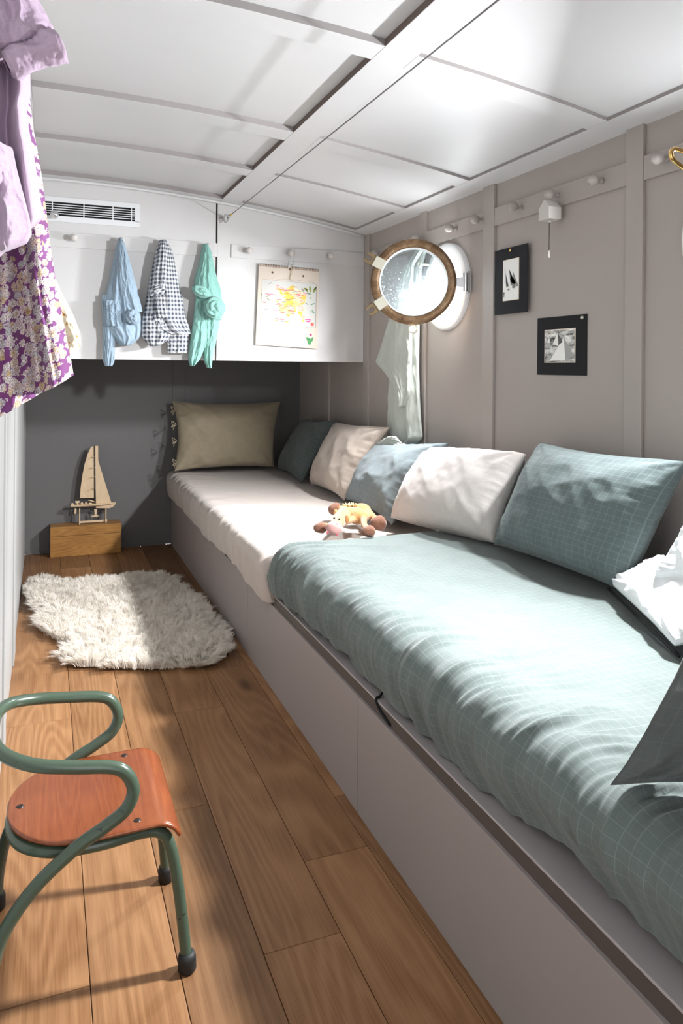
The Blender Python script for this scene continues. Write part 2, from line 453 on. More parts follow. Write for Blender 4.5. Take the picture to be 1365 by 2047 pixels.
# air vent
vt = thing('air_vent', 'white rectangular ventilation grille with dark louvre slots high on the far cabinet', 'air vent', (.2, YC, 1.82))
vx0, vx1, vz0, vz1 = -.05, .418, 1.818, 1.934
kf = K(); fr = .024
kf.box(vx0, vx1, YC-.007, YC, vz1-fr, vz1).box(vx0, vx1, YC-.007, YC, vz0, vz0+fr+.004).box(vx0, vx0+fr, YC-.007, YC, vz0+fr, vz1-fr).box(vx1-fr, vx1, YC-.007, YC, vz0+fr, vz1-fr)
mk('frame', kf, PLASTICW, vt, bevel=.001)
mk('backing', K().box(vx0+fr, vx1-fr, YC-.0012, YC-.0004, vz0+fr, vz1-fr), plain('vent_black', (.004, .004, .005), .9), vt)
nz = 6; hz = (vz1-fr-(vz0+fr+.004))
for i in range(1, nz):
    z = vz0+fr+.004+hz*i/nz
    mk('slat', K().box(vx0+fr, vx1-fr, YC-.006, YC-.0015, z-.0017, z+.0017), PLASTICW, vt)
for x in (.02, .16, .292, .39-.012): mk('divider', K().box(x-.0025, x+.0025, YC-.0066, YC-.0014, vz0+fr, vz1-fr), PLASTICW, vt)

# ------------------------------------------------------------------ steel wire along the ceiling
wi = thing('tension_wire', 'thin steel cable stretched under the ceiling from an eyebolt on the far cabinet', 'cable', (.82, YC, 1.89))
e0 = np.array([.826, YC-.045, 1.893])
mk('eyebolt', K().tube([(.819, YC, 1.893), (.822, YC-.02, 1.893)], .004, 8).tube([(.822+.011*math.sin(a)*.5, YC-.032+.011*math.cos(a)*.8, 1.893+.011*math.sin(a)) for a in np.linspace(0, 2*PI, 16, endpoint=False)], .003, 6, True)
   .lathe([(0, 0), (.012, 0), (.012, .002), (0, .003)], (.819, YC, 1.893), (0, -1, 0), 16), STEEL, wi, smooth=True)
mk('shackle', K().tube(catmull([(.826, YC-.04, 1.905), (.838, YC-.045, 1.905), (.842, YC-.05, 1.885), (.834, YC-.05, 1.868), (.824, YC-.045, 1.875)], 5, True), .003, 6, True), STEEL, wi, smooth=True)
mk('snap_link', K().tube(catmull([(.838, YC-.05, 1.894), (.838, YC-.075, 1.899), (.840, YC-.105, 1.897), (.842, YC-.10, 1.889), (.84, YC-.07, 1.887)], 5, True), .0026, 6, True), STEEL, wi, smooth=True)
mk('cable', K().tube([(.839, YC-.10, 1.893), (.843, 1.5, 1.8935), (.846, YF+.02, 1.893)], .0021, 6), plain('cable_grey', (.16, .15, .15), .4, .5, .6), wi)
mk('thimble', K().tube([(.839, YC-.12, 1.893), (.8395, YC-.14, 1.893)], .0048, 8), plain('brass_ferrule', (.75, .6, .15), .35, .5, 1), wi, smooth=True)

# ------------------------------------------------------------------ portholes
tb = NT('aged_brass', .48, .5, .75); nb = tb.noise(tb.obj, 26, 5, .65); nb2 = tb.noise(tb.obj, 160, 3)
tb.color(tb.ramp(tb.math('MULTIPLY_ADD', nb2, .35, tb.math('MULTIPLY', nb, .75)), [(.30, (.07, .035, .018)), (.55, (.20, .12, .065)), (.80, (.36, .27, .17))])); tb.bump(nb2, .4, .001)
BRASS = tb.m
BRASSL = plain('pale_brass', (.55, .53, .44), .45, .5, .5)
GOLD = plain('polished_brass', (.80, .52, .20), .18, .5, 1)
BRASSD = plain('dark_brass', (.22, .16, .09), .42, .5, .8)
PORTW = paint('porthole_white', (.80, .81, .82), .35, .5)
tg = NT('porthole_glass', .04, .5)
def glassmat():
    m_ = bpy.data.materials.new('porthole_glass'); m_.use_nodes = True; n = m_.node_tree.nodes; l = m_.node_tree.links; n.clear()
    out = n.new('ShaderNodeOutputMaterial'); tr = n.new('ShaderNodeBsdfTransparent'); tr.inputs[0].default_value = (.86, .93, .95, 1)
    gl = n.new('ShaderNodeBsdfGlossy'); gl.inputs['Roughness'].default_value = .03; gl.inputs['Color'].default_value = (1, 1, 1, 1)
    df = n.new('ShaderNodeBsdfTranslucent'); df.inputs[0].default_value = (.9, .95, 1, 1); d2 = n.new('ShaderNodeBsdfDiffuse'); d2.inputs[0].default_value = (.85, .9, .92, 1)
    ad = n.new('ShaderNodeMixShader'); ad.inputs[0].default_value = .5; l.new(df.outputs[0], ad.inputs[1]); l.new(d2.outputs[0], ad.inputs[2])
    fr_ = n.new('ShaderNodeFresnel'); fr_.inputs[0].default_value = 1.5
    mx = n.new('ShaderNodeMixShader'); l.new(fr_.outputs[0], mx.inputs[0]); l.new(tr.outputs[0], mx.inputs[1]); l.new(gl.outputs[0], mx.inputs[2])
    tc = n.new('ShaderNodeTexCoord'); ns = n.new('ShaderNodeTexNoise'); ns.inputs['Scale'].default_value = 150; ns.inputs['Detail'].default_value = 5; l.new(tc.outputs['Object'], ns.inputs['Vector'])
    n2 = n.new('ShaderNodeTexNoise'); n2.inputs['Scale'].default_value = 12; n2.inputs['Detail'].default_value = 4; l.new(tc.outputs['Object'], n2.inputs['Vector'])
    r_ = n.new('ShaderNodeMapRange'); r_.inputs[1].default_value = .60; r_.inputs[2].default_value = .74; r_.inputs[4].default_value = .25; l.new(ns.outputs[0], r_.inputs[0])
    a2 = n.new('ShaderNodeMath'); a2.operation = 'MULTIPLY_ADD'; l.new(n2.outputs[0], a2.inputs[0]); a2.inputs[1].default_value = .07; l.new(r_.outputs[0], a2.inputs[2])
    m2 = n.new('ShaderNodeMixShader'); l.new(a2.outputs[0], m2.inputs[0]); l.new(mx.outputs[0], m2.inputs[1]); l.new(ad.outputs[0], m2.inputs[2])
    l.new(m2.outputs[0], out.inputs[0]); return m_
GLASS = glassmat()

def porthole(idx, cy, hy, alpha, r=.176):
    cz_ = 1.50
    w = thing('window_%d' % idx, 'round brass-framed porthole with its glazed ring swung open into the cabin' if idx == 1 else 'porthole at the right edge with only a brass lug showing', None, (XW, cy, cz_), kind='structure')
    ax = np.array([1.0, 0, 0])
    # fixed frame: flange + tunnel + outside rim
    mk('frame', K().lathe([(HOLE-.004, .10), (HOLE-.004, .012), (HOLE+.002, -.006), (HOLE+.008, -.012), (HOLE+.030, -.012), (HOLE+.037, -.008), (HOLE+.037, .012)], (XW, cy, cz_), ax, 64), PORTW, w, smooth=True)
    mk('outer_rim', K().lathe([(HOLE+.05, .085), (HOLE+.05, .10), (HOLE-.006, .10), (HOLE-.006, .085), (HOLE+.05, .085)], (XW, cy, cz_), ax, 48), PORTW, w, smooth=False)
    # ring
    a = math.radians(alpha); d = np.array([-math.cos(a), math.sin(a), 0]); nrm = np.array([-d[1], d[0], 0]); nrm = nrm if nrm[1] < 0 else -nrm  # toward the camera side
    arm = r+.034; H_ = np.array([XW-.018, hy, cz_]); C_ = H_+d*arm
    prof = [(r-.040, -.012), (r-.036, .010), (r-.030, .013), (r-.012, .013), (r, .006), (r, -.010), (r-.006, -.014), (r-.036, -.014), (r-.040, -.012)]
    g = mk('ring', K().lathe(prof, C_, nrm, 72), BRASS, w, smooth=True)
    mk('seal', K().lathe([(r-.0395, -.010), (r-.043, -.004), (r-.043, .006), (r-.036, .0105)], C_, nrm, 64), PORTW, g, smooth=True)
    mk('pane', K().lathe([(0, -.003), (r-.040, -.003), (r-.040, .003), (0, .003)], C_, nrm, 64), GLASS, g)
    # hinge
    mk('hinge', K().box(XW-.010, XW-.001, hy-.012, hy+.012, cz_-.045, cz_+.045).tube([(H_[0], hy, cz_-.038), (H_[0], hy, cz_+.038)], .009, 14)
       .prism([(-.005, -.022), (arm-r+.012, -.018), (arm-r+.012, .018), (-.005, .022)], H_-nrm*.006, d, (0, 0, 1), -.012), STEEL, w, bevel=.001)
    # clamping lugs on the free side
    up = np.array([0, 0, 1.0])
    for s_ in ((152, 214) if idx == 1 else (164,)):
        t = math.radians(s_); rad = -d*math.cos(t)+up*math.sin(t); tan = np.cross(nrm, rad)
        rad = rad/np.linalg.norm(rad)
        sg_ = 1 if np.dot(np.cross(rad, tan), nrm) > 0 else -1
        lg = mk('lug', K().prism([(-.040, -.022), (.006, -.022), (.006, .022), (-.040, .022)], C_+rad*r+nrm*.0135, rad, tan, .005*sg_), BRASSL, g, bevel=.001)
        if idx == 1:
            poly = [(.0, -.020), (.016, -.024), (.040, -.022), (.052, -.016), (.050, -.008), (.036, -.010), (.022, -.007), (.018, 0), (.022, .007), (.036, .010), (.050, .008), (.052, .016), (.040, .022), (.016, .024), (0, .020)]
            mk('fork', K().prism(poly, C_+rad*r-nrm*.004, rad, tan, .013*sg_), BRASSD, lg, bevel=.003)
        else:
            mk('loop', K().tube(catmull([C_+rad*(r+a_)+tan*b_+nrm*.008 for a_, b_ in ((.0, -.014), (.045, -.016), (.078, -.011), (.087, 0), (.078, .011), (.045, .016), (.0, .014))], 6), .0046, 10), GOLD, lg, smooth=True)
    # eye ring under the open ring
    P0 = C_-up*(r+.016)
    if idx == 1: mk('eye_ring', K().tube([P0+d*(-.0)+up*.016*math.sin(q)+d*.018*math.cos(q) for q in np.linspace(0, 2*PI, 20, endpoint=False)], .0042, 8, True), BRASSL, g, smooth=True)
    # swing bolts with eye nuts on the fixed frame
    for s_ in ((40, -35) if idx == 1 else (200, 160)):
        t = math.radians(s_); pc = np.array([XW-.022, cy+(HOLE+.022)*math.cos(t), cz_+(HOLE+.022)*math.sin(t)])
        mk('swing_bolt', K().tube([pc+(.018, 0, 0), pc+(-.028, 0, 0)], .006, 10).tube([pc+np.array([-.040, .013*math.cos(q), .013*math.sin(q)]) for q in np.linspace(0, 2*PI, 16, endpoint=False)], .0045, 8, True), BRASSL, w, smooth=True)
    return w
porthole(1, PORT[0][0], 2.672, 24)
porthole(2, PORT[1][0], 1.15, -2)

# ------------------------------------------------------------------ bed platform
bp = thing('bed_platform', 'long greige built-in bed base with flush front panels and a narrow ledge', 'bed', (1.17, 2.3, 0))
BX = .755
sm = [YF+.02, .65, 1.783, 2.916, 4.05, YB-.002]
for a, b in zip(sm[:-1], sm[1:]): mk('front_panel', K().box(BX, BX+.018, a+.0012, b-.0012, .0005, .298), BEDP, bp, bevel=.001)
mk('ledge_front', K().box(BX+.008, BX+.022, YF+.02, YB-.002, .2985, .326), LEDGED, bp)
mk('ledge', K().box(BX+.008, XW-.002, YF+.02, YB-.002, .3262, .3315), paint('ledge_paint', (.40, .36, .36), .45), bp, bevel=.001)
mk('carcass', K().box(BX+.03, XW-.003, YF+.02, YB-.003, .002, .29), BEDP, bp)
mk('strap_clip', K().tube(catmull([(.792, 1.70, .350), (.775, 1.69, .336), (.762, 1.685, .333), (.760, 1.66, .318), (.7605, 1.60, .306)], 5), .0032, 6), BLACK, bp, smooth=True)

# ------------------------------------------------------------------ mattresses with draped covers
def mattress(name, label, cat, y0, y1, ztop, zhem, xfront, xhem, mat, seed, wr_amp, endr=.07, ends=(1, 1), nS=150, nY=420, hemfn=None, rnd=.085, wfreq=1.0, dip=0):
    S = np.linspace(0, 1, nS); Y = np.linspace(y0, y1, nY)
    # arc-length profile: start at the wall side, go to the front, down to the hem
    xb = XW-.02; prof = [(xb, ztop-.01), (xb-.05, ztop)]
    xt = xfront+rnd
    for x in np.linspace(xb-.1, xt, 22): prof.append((x, ztop))
    for q in np.linspace(0, PI/2, 12)[1:]: prof.append((xt-rnd*math.sin(q), ztop-rnd*(1-math.cos(q))))
    zb = ztop-rnd
    for t in np.linspace(0, 1, 12)[1:]: prof.append((xfront+(xhem-xfront)*t**1.6+.0*t, zb+(zhem-zb)*t))
    prof = np.array(prof); seg = np.r_[0, np.cumsum(np.linalg.norm(np.diff(prof, axis=0), axis=1))]; L = seg[-1]
    px = np.interp(S*L, seg, prof[:, 0]); pz = np.interp(S*L, seg, prof[:, 1])
    # normals in the section
    dx = np.gradient(px); dz = np.gradient(pz); ln = np.hypot(dx, dz); nx, nz = dz/ln, -dx/ln
    if nz[10] < 0: nx, nz = -nx, -nz
    SS, YY = np.meshgrid(S*L, Y, indexing='ij'); X = np.repeat(px[:, None], nY, 1); Z = np.repeat(pz[:, None], nY, 1)
    NX = np.repeat(nx[:, None], nY, 1); NZ = np.repeat(nz[:, None], nY, 1)
    se = np.interp(xt, prof[::-1, 0], seg[::-1]) if False else L-(zb-zhem)-rnd*PI/2   # arc position of the edge
    d = SS-se                        # <0 on top, >0 over the edge and down the side
    side = sstep(-.30, .05, d)
    warp = .045*fbm(d*3+seed, YY*2.2, 3)
    yy = YY+warp+.10*np.minimum(d, 0)*np.sin(YY*2+seed)
    g = .65*ridge(yy*9*wfreq+seed, d*1.8+seed, 2)+.9*(ridge(yy*19*wfreq+1.2*d, d*1.6+3.3, 1)*.5+.5)**3*1.6+.3*ridge(yy*33*wfreq-1.0*d, d*2.2, 1)+.5*ridge(yy*40*wfreq-2*d, d*5, 2)*np.exp(-((d+.02)/.07)**2)
    g2 = fbm(yy*45*wfreq, d*7, 2)
    top = fbm(X*5+seed, YY*4, 3)*.5
    amp = wr_amp*(side*(1-.35*sstep(.12, .25, d)))
    disp = amp*(g*.55+.16*g2)+.004*top+wr_amp*.22*(1-side)*ridge(yy*6, X*1.2+seed, 2)
    # broad sag of the filling
    disp += -.006*np.sin(YY*3.3+seed)**2*(1-side)
    wallf = sstep(0, .08, SS)
    disp *= wallf
    X = X+(2.15-YY)*.030*sstep(.08, L-se, d)*(1 if name == 'duvet' else 0)
    hem = zhem+(.010*fbm(YY*3+seed, 0*YY, 2))+(hemfn(YY) if hemfn else 0)
    X = X+NX*disp; Z = Z+NZ*disp
    # adjust hem
    k_ = sstep(.08, L-se, d); Z = Z+(hem-zhem)*k_
    # rounded ends
    for e_, yend, sg in ((ends[0], y0, 1), (ends[1], y1, -1)):
        if e_:
            q = np.clip((YY-yend)*sg/endr, 0, 1); f = np.sqrt(np.clip(1-(1-q)**2, 0, 1))
            Z = zhem+(Z-zhem)*(.0+f) if False else np.where(Z > zhem, zhem+(Z-zhem)*f, Z)
            X = X+(1-f)*endr*.6*sstep(-.15, .1, d)
    v = np.stack([X, YY, Z], -1).reshape(-1, 3); uv = np.stack([YY, SS], -1).reshape(-1, 2)
    f = gridf(nS, nY)
    o = mk(name, (v, f), mat, None, at=(1.15, (y0+y1)/2, zhem), smooth=True, uv=uv)
    md = o.modifiers.new('solid', 'SOLIDIFY'); md.thickness = .006; md.offset = -1
    tag(o, label, cat); return o
BEIGE = cloth('beige_linen', (.47, .41, .37), mott=.06)
SAGE = cloth('sage_muslin', (.118, .143, .132), (.128, .153, .145), grid=.024, gridc=(.26, .31, .29), gw=.07, gstr=.28, bump=.3)
hb = lambda y: -.0+.035*np.exp(-((y-2.75)/.18)**2)*-1.0
mattress('mattress_cover', 'beige linen cover draped over the far mattress, behind the green one', 'bedding', 2.57, YB-.01, .475, .318, .722, .734, BEIGE, 2.0, .0085, .06, (1, 0), nY=300, hemfn=lambda y: -.012*sstep(3.2, 2.6, y), rnd=.05, wfreq=.7)
mattress('duvet', 'sage green checked duvet covering the near mattress, gathered along its front', 'bedding', -.15, 2.595, .522, .350, .750, .768, SAGE, 5.0, .019, .06, (0, 1), nS=190, nY=620, rnd=.08)

# ------------------------------------------------------------------ cushions
def cushion(name, label, BL, BR, TR, TL, th, mat, seed=0, pinch=.07, wr_=.006, n=64, cat='cushion', group=None, sag=.0, pw=.55, ears=.0, parent=None):
    P = [np.asarray(p, float) for p in (BL, BR, TR, TL)]
    u = np.linspace(-1, 1, n); U, V = np.meshgrid(u, u, indexing='ij')
    x = U*(1-pinch*(1-V**2)*np.abs(U)**1.5); y = V*(1-pinch*(1-U**2)*np.abs(V)**1.5)
    x = x+.012*fbm(V*2+seed, U*0+seed, 3)*np.abs(U); y = y+.012*fbm(U*2+seed, V*0+seed+5, 3)*np.abs(V)
    a, b = (x+1)/2, (y+1)/2
    M_ = (P[0][None, None]*((1-a)*(1-b))[..., None]+P[1]*(a*(1-b))[..., None]+P[2]*(a*b)[..., None]+P[3]*((1-a)*b)[..., None])
    nr = np.cross(P[1]-P[0], P[3]-P[0]); nr /= np.linalg.norm(nr)
    w_ = (np.linalg.norm(P[1]-P[0])+np.linalg.norm(P[2]-P[3]))/2; h_ = (np.linalg.norm(P[3]-P[0])+np.linalg.norm(P[2]-P[1]))/2
    prof = (np.clip(1-np.abs(U)**2.6, 0, 1)*np.clip(1-np.abs(V)**2.6, 0, 1))**pw
    prof = prof*(1+sag*(-V)*.5)
    # creases that run from corners and along the seams
    rr = np.hypot(U, V)
    cr = np.zeros_like(U)
    for cx in (-1, 1):
        for cy in (-1, 1):
            dx, dy = U-cx, V-cy; ang = np.arctan2(dy*cy, dx*cx); dist = np.hypot(dx, dy)
            cr += np.sin(ang*9+seed*3+cx*2+cy+2*vnoise(dist*2, ang+seed))*np.exp(-dist*1.9)
    wn_ = ridge(U*w_*3.2+V*1.1+seed, V*h_*3-U*.6-seed, 2)*.8+fbm(U*w_*7, V*h_*7+seed, 3)*.4
    edge = np.exp(-(1-np.maximum(np.abs(U), np.abs(V)))*7)
    gat = fbm(np.where(np.abs(U) > np.abs(V), V, U)*w_*30+seed, (1-np.maximum(np.abs(U), np.abs(V)))*3, 2)*edge
    fr_ = sstep(0, .10, 1-np.abs(U))*sstep(0, .10, 1-np.abs(V))
    D = th/2*prof+(wr_*(cr*1.0+wn_)+wr_*.8*gat)*fr_
    D2 = th/2*prof+wr_*.5*wn_*fr_
    sgn = nr
    v1 = M_+sgn*D[..., None]; v2 = M_-sgn*D2[..., None]
    if ears:
        pass
    v = np.concatenate([v1.reshape(-1, 3), v2.reshape(-1, 3)]); uvv = np.stack([U*w_/2, V*h_/2], -1).reshape(-1, 2); uvv = np.concatenate([uvv, uvv+.13])
    f = gridf(n, n)+gridf(n, n, n*n, True)
    # stitch rim
    rim = [i*n for i in range(n)]+[(n-1)*n+j for j in range(1, n)]+[i*n+n-1 for i in range(n-2, -1, -1)]+[j for j in range(n-2, 0, -1)]
    for i in range(len(rim)):
        a_, b_ = rim[i], rim[(i+1) % len(rim)]; f.append((a_, b_, b_+n*n, a_+n*n))
    base = (P[0]+P[1])/2
    o = mk(name, (v, f), mat, parent, at=base, smooth=True, uv=uvv)
    if label: tag(o, label, cat, group)
    return o
KHAKI = cloth('khaki_linen', (.27, .225, .155), mott=.12, bump=.35)
DGREEN = cloth('dark_green_check', (.062, .075, .07), (.07, .088, .085), grid=.028, gridc=(.12, .145, .14), gw=.06)
BEIGE2 = cloth('beige_cushion_linen', (.47, .395, .34), mott=.05)
BLUEG = cloth('blue_green_check', (.15, .18, .19), (.18, .215, .225), grid=.030, gridc=(.30, .37, .39), gw=.05, gstr=.3)
PALE = cloth('pale_linen', (.56, .515, .49), mott=.04)
GREENC = cloth('green_check', (.10, .125, .122), (.12, .15, .15), grid=.0235, gridc=(.22, .265, .265), gw=.075, gstr=.45)
WHITEL = cloth('white_linen', (.80, .81, .82), mott=.03)
SLATE = cloth('slate_cushion', (.085, .095, .092), (.105, .118, .115), grid=.034, gridc=(.16, .18, .175), gw=.04, gstr=.3)

# khaki cushion at the far wall
k1 = cushion('cushion', 'khaki linen cushion with ties, leaning on the dark far wall', (.735, 4.66, .50), (1.365, 4.64, .505), (1.452, 4.79, .915), (.742, 4.80, .925), .17, KHAKI, 1.3, .075, .008)
for tz in (.55, .68, .78, .87):
    xx = .752
    p0 = np.array([xx+.005, 4.665+.24*(tz-.5), tz])
    k = K()
    for s_ in (1, -1):
        k.tube(catmull([p0, p0+(-.014, -.01, .012*s_), p0+(-.030, -.012, .018*s_+.004), p0+(-.024, -.014, .003*s_-.004), p0+(-.006, -.008, -.002)], 4), .0028, 6)
    k.tube(catmull([p0, p0+(-.016, -.016, -.012), p0+(-.022, -.018, -.032)], 4), .0025, 6)
    t_ = mk('tie', k, KHAKI, None, at=(0, 0, 0), smooth=True); t_.parent = k1
    t_.location = -Vector(ROOT[k1.name]); ROOT.pop(t_.name)
cushion('cushion', 'dark green square cushion in the far corner behind the beige one', (1.40, 4.68, .485), (1.355, 4.05, .485), (1.54, 3.99, .845), (1.57, 4.60, .81), .15, DGREEN, 2.7, .10, .006)
cushion('cushion', 'beige linen square cushion between the dark green and the blue checked one', (1.385, 3.98, .49), (1.375, 3.44, .49), (1.54, 3.27, .865), (1.54, 3.99, .835), .17, BEIGE2, 3.1, .07, .0065)
cushion('cushion', 'blue-green checked square cushion under the hanging sage cloth', (1.375, 3.42, .50), (1.33, 2.80, .50), (1.535, 2.69, .845), (1.535, 3.42, .765), .17, BLUEG, 4.4, .09, .0065)
cushion('cushion', 'pale beige linen pillow beside the big green checked cushion', (1.315, 2.78, .535), (1.44, 2.215, .545), (1.535, 2.165, .855), (1.52, 2.86, .80), .19, PALE, 5.2, .02, .005, pw=.45)
cushion('cushion', 'large green checked cushion, biggest on the bed, near the right edge', (1.43, 2.20, .545), (1.46, 1.60, .545), (1.54, 1.47, .915), (1.555, 2.12, .90), .20, GREENC, 6.6, .06, .005, n=80)

# ------------------------------------------------------------------ white pillow and slate cushion at the right edge
wp = cushion('pillow', 'crumpled white linen pillow at the right edge with dark piping', (1.405, 1.47, .60), (1.42, .90, .60), (1.56, .88, .92), (1.475, 1.37, .86), .13, WHITEL, 7.7, .05, .010, n=90, cat='pillow', pw=.5)
fo_ = cushion('pillowcase_flap', None, (1.462, 1.665, .556), (1.26, 1.235, .556), (1.37, 1.10, .66), (1.52, 1.53, .66), .075, WHITEL, 9.3, .03, .007, n=60, pw=.42)
fo_.parent = wp; fo_.location = Vector(ROOT[fo_.name]-ROOT[wp.name]); ROOT.pop(fo_.name)
pa, pb_ = np.array([1.462, 1.672, .5385]), np.array([1.262, 1.225, .5385])
mk('piping', K().tube([pa*(1-t)+pb_*t+np.array([-.012, -.004, .008])*math.sin(t*PI) for t in np.linspace(0, 1, 24)], .0042, 6), BLACK, wp, smooth=True)
cushion('cushion', 'dark slate cushion standing at the near right corner of the bed', PZ(1222, 1582, .53)+(0, 0, .01), (1.16, .70, .545), PY(1700, 1150, .78), PY(1425, 1195, .87), .10, SLATE, 8.1, .05, .012)

# ------------------------------------------------------------------ child's chair
ch = thing('childs_chair', 'small wooden seat chair with looping green steel tube frame, bottom left on the floor', 'chair', (.08, 1.565, 0))
GT = NT('green_enamel', .28, .5); gn = GT.noise(GT.obj, 70, 4, .7)
GT.color(GT.mix(GT.node('ShaderNodeMapRange', i_0=gn, i_1=.66, i_2=.70).outputs[0], (.055, .082, .055), (.015, .013, .011))); GT.bump(gn, .1, .001)
GREENT = GT.m
YM = 1.565
half = [(-.088, 1.395, .012), (-.083, 1.398, .09), (-.062, 1.402, .172), (-.011, 1.406, .240), (.055, 1.409, .291), (.105, 1.410, .318), (.141, 1.410, .342), (.154, 1.410, .374), (.142, 1.410, .406), (.115, 1.411, .423), (.045, 1.415, .434), (-.015, 1.425, .444), (-.062, 1.455, .455), (-.084, 1.505, .460), (-.088, 1.565, .461)]
full = half+[(x, 2*YM-y, z) for x, y, z in half[:-1][::-1]]
mk('back_frame', K().tube(catmull(full, 8), .0118, 14), GREENT, ch, smooth=True)
ht = .272
fl_ = [(.258, 1.432, .014), (.250, 1.437, .09), (.240, 1.441, .17), (.228, 1.444, .232), (.212, 1.446, .262), (.180, 1.446, .272), (.10, 1.437, .272), (.02, 1.445, .272), (-.038, 1.490, .272), (-.056, 1.565, .272)]
full = fl_+[(x, 2*YM-y, z) for x, y, z in fl_[:-1][::-1]]
mk('seat_frame', K().tube(catmull(full, 8), .0110, 14), GREENT, ch, smooth=True)
for sgn in (-1, 1): mk('weld', K().ell((.045, YM+sgn*.145, .277), (.016, .012, .010), 10), GREENT, ch, smooth=True)
def seatmesh():
    nx, ny = 44, 30; v = []; uv = []
    for i in range(nx):
        t = i/(nx-1)
        for j in range(ny):
            w = -1+2*j/(ny-1)
            # rear half round, front straight, front lip rolls down
            RL, AL = .046, 1.22; F0 = .262; L = F0+RL*AL; sx = t*L
            if sx < .15: hw = .152*math.sqrt(max(0, 1-((.15-sx)/.15)**2.2))
            else: hw = .152-.004*(sx-.15)/.2
            if i == 0: hw = .012
            X = -.064+sx; Z = .296; lip = sx-F0
            if lip > 0:
                a_ = lip/RL; X = -.064+F0+RL*math.sin(a_); Z = .296-RL*(1-math.cos(a_))
            Z += -.004*math.cos(w*1.4)*(1 if sx < .26 else 0)*math.sin(min(sx/.26, 1)*PI)
            v.append((X, YM+w*hw, Z)); uv.append((X, w*hw))
    return v, gridf(nx, ny)
v_, f_ = seatmesh()
mk('seat', (v_, f_), SEATW, ch, smooth=True, solid=.009, sub=1)
for x, y in ((-.040, 1.565), (.165, 1.690), (.165, 1.440)): mk('rivet', K().lathe([(0, .0060), (.0055, .0055), (.008, .003), (.008, -.002)], (x, y, .296), (0, 0, 1), 14), plain('dark_rivet', (.05, .035, .03), .35, .5, .6), ch, smooth=True)
for sgn in (-1, 1):
    for x, y, z in ((.2585, YM+sgn*.1335, 0), (-.088, YM+sgn*.170, 0)):
        mk('rubber_foot', K().lathe([(0, 0), (.014, 0), (.0175, .004), (.0172, .026), (.0145, .034), (.010, .035)], (x, y, z+.0003), (-.03 if x > 0 else .0, 0, 1), 18), RUBBER, ch, smooth=True)

# ------------------------------------------------------------------ sheepskin rug
OUT = [(-.085, 4.09), (-.03, 4.27), (.10, 4.13), (.249, 4.13), (.374, 4.11), (.508, 4.14), (.62, 4.06), (.645, 3.88), (.695, 3.60), (.700, 3.36), (.720, 3.14), (.695, 2.95), (.62, 2.86), (.535, 2.83), (.396, 2.86), (.261, 2.92), (.125, 2.99), (.06, 3.09), (.10, 3.21), (.02, 3.36), (-.02, 3.53), (-.015, 3.70), (-.065, 3.86)]
outl = np.array([p[:2] for p in catmull([(x, y, 0) for x, y in OUT], 6, True)])
cen = np.array([.33, 3.5])
rug = thing('sheepskin_rug', 'shaggy cream sheepskin rug lying on the wooden floor by the bed', 'rug', (.33, 3.5, 0))
k = K(); rings = [.95, .93, .8, .55, .3]; vs = []
for ri, s_ in enumerate(rings):
    for p in outl: q = cen+(p-cen)*s_; vs.append((q[0], q[1], .004 if ri == 0 else .012+.006*(1-s_)))
vs.append((cen[0], cen[1], .020)); nO = len(outl); fs = []
for r_ in range(len(rings)-1):
    for i in range(nO): fs.append((r_*nO+i, r_*nO+(i+1) % nO, (r_+1)*nO+(i+1) % nO, (r_+1)*nO+i))
for i in range(nO): fs.append((4*nO+i, 4*nO+(i+1) % nO, 5*nO))
FLE = NT('fleece', .85, .15, sheen=.3); fn_ = FLE.noise(FLE.obj, 5, 3)
FLE.color(FLE.mix(fn_, (.86, .80, .72), (.95, .92, .87))); FLEECE = FLE.m
_tr = FLE.n.new('ShaderNodeBsdfTranslucent'); _tr.inputs[0].default_value = (.93, .89, .83, 1); _ms = FLE.n.new('ShaderNodeMixShader'); _ms.inputs[0].default_value = .5
FLE.l.new(FLE.b.outputs[0], _ms.inputs[1]); FLE.l.new(_tr.outputs[0], _ms.inputs[2]); FLE.l.new(_ms.outputs[0], FLE.n['Material Output'].inputs[0])
mk('hide', k.add(vs, fs), FLEECE, rug, smooth=True)
def inside(P, poly):
    x, y = P[:, 0], P[:, 1]; c = np.zeros(len(P), bool); n = len(poly)
    for i in range(n):
        x0, y0 = poly[i]; x1, y1 = poly[(i+1) % n]
        with np.errstate(divide='ignore', invalid='ignore'):
            c ^= ((y0 > y) != (y1 > y)) & (x < (x1-x0)*(y-y0)/(y1-y0+1e-15)+x0)
    return c
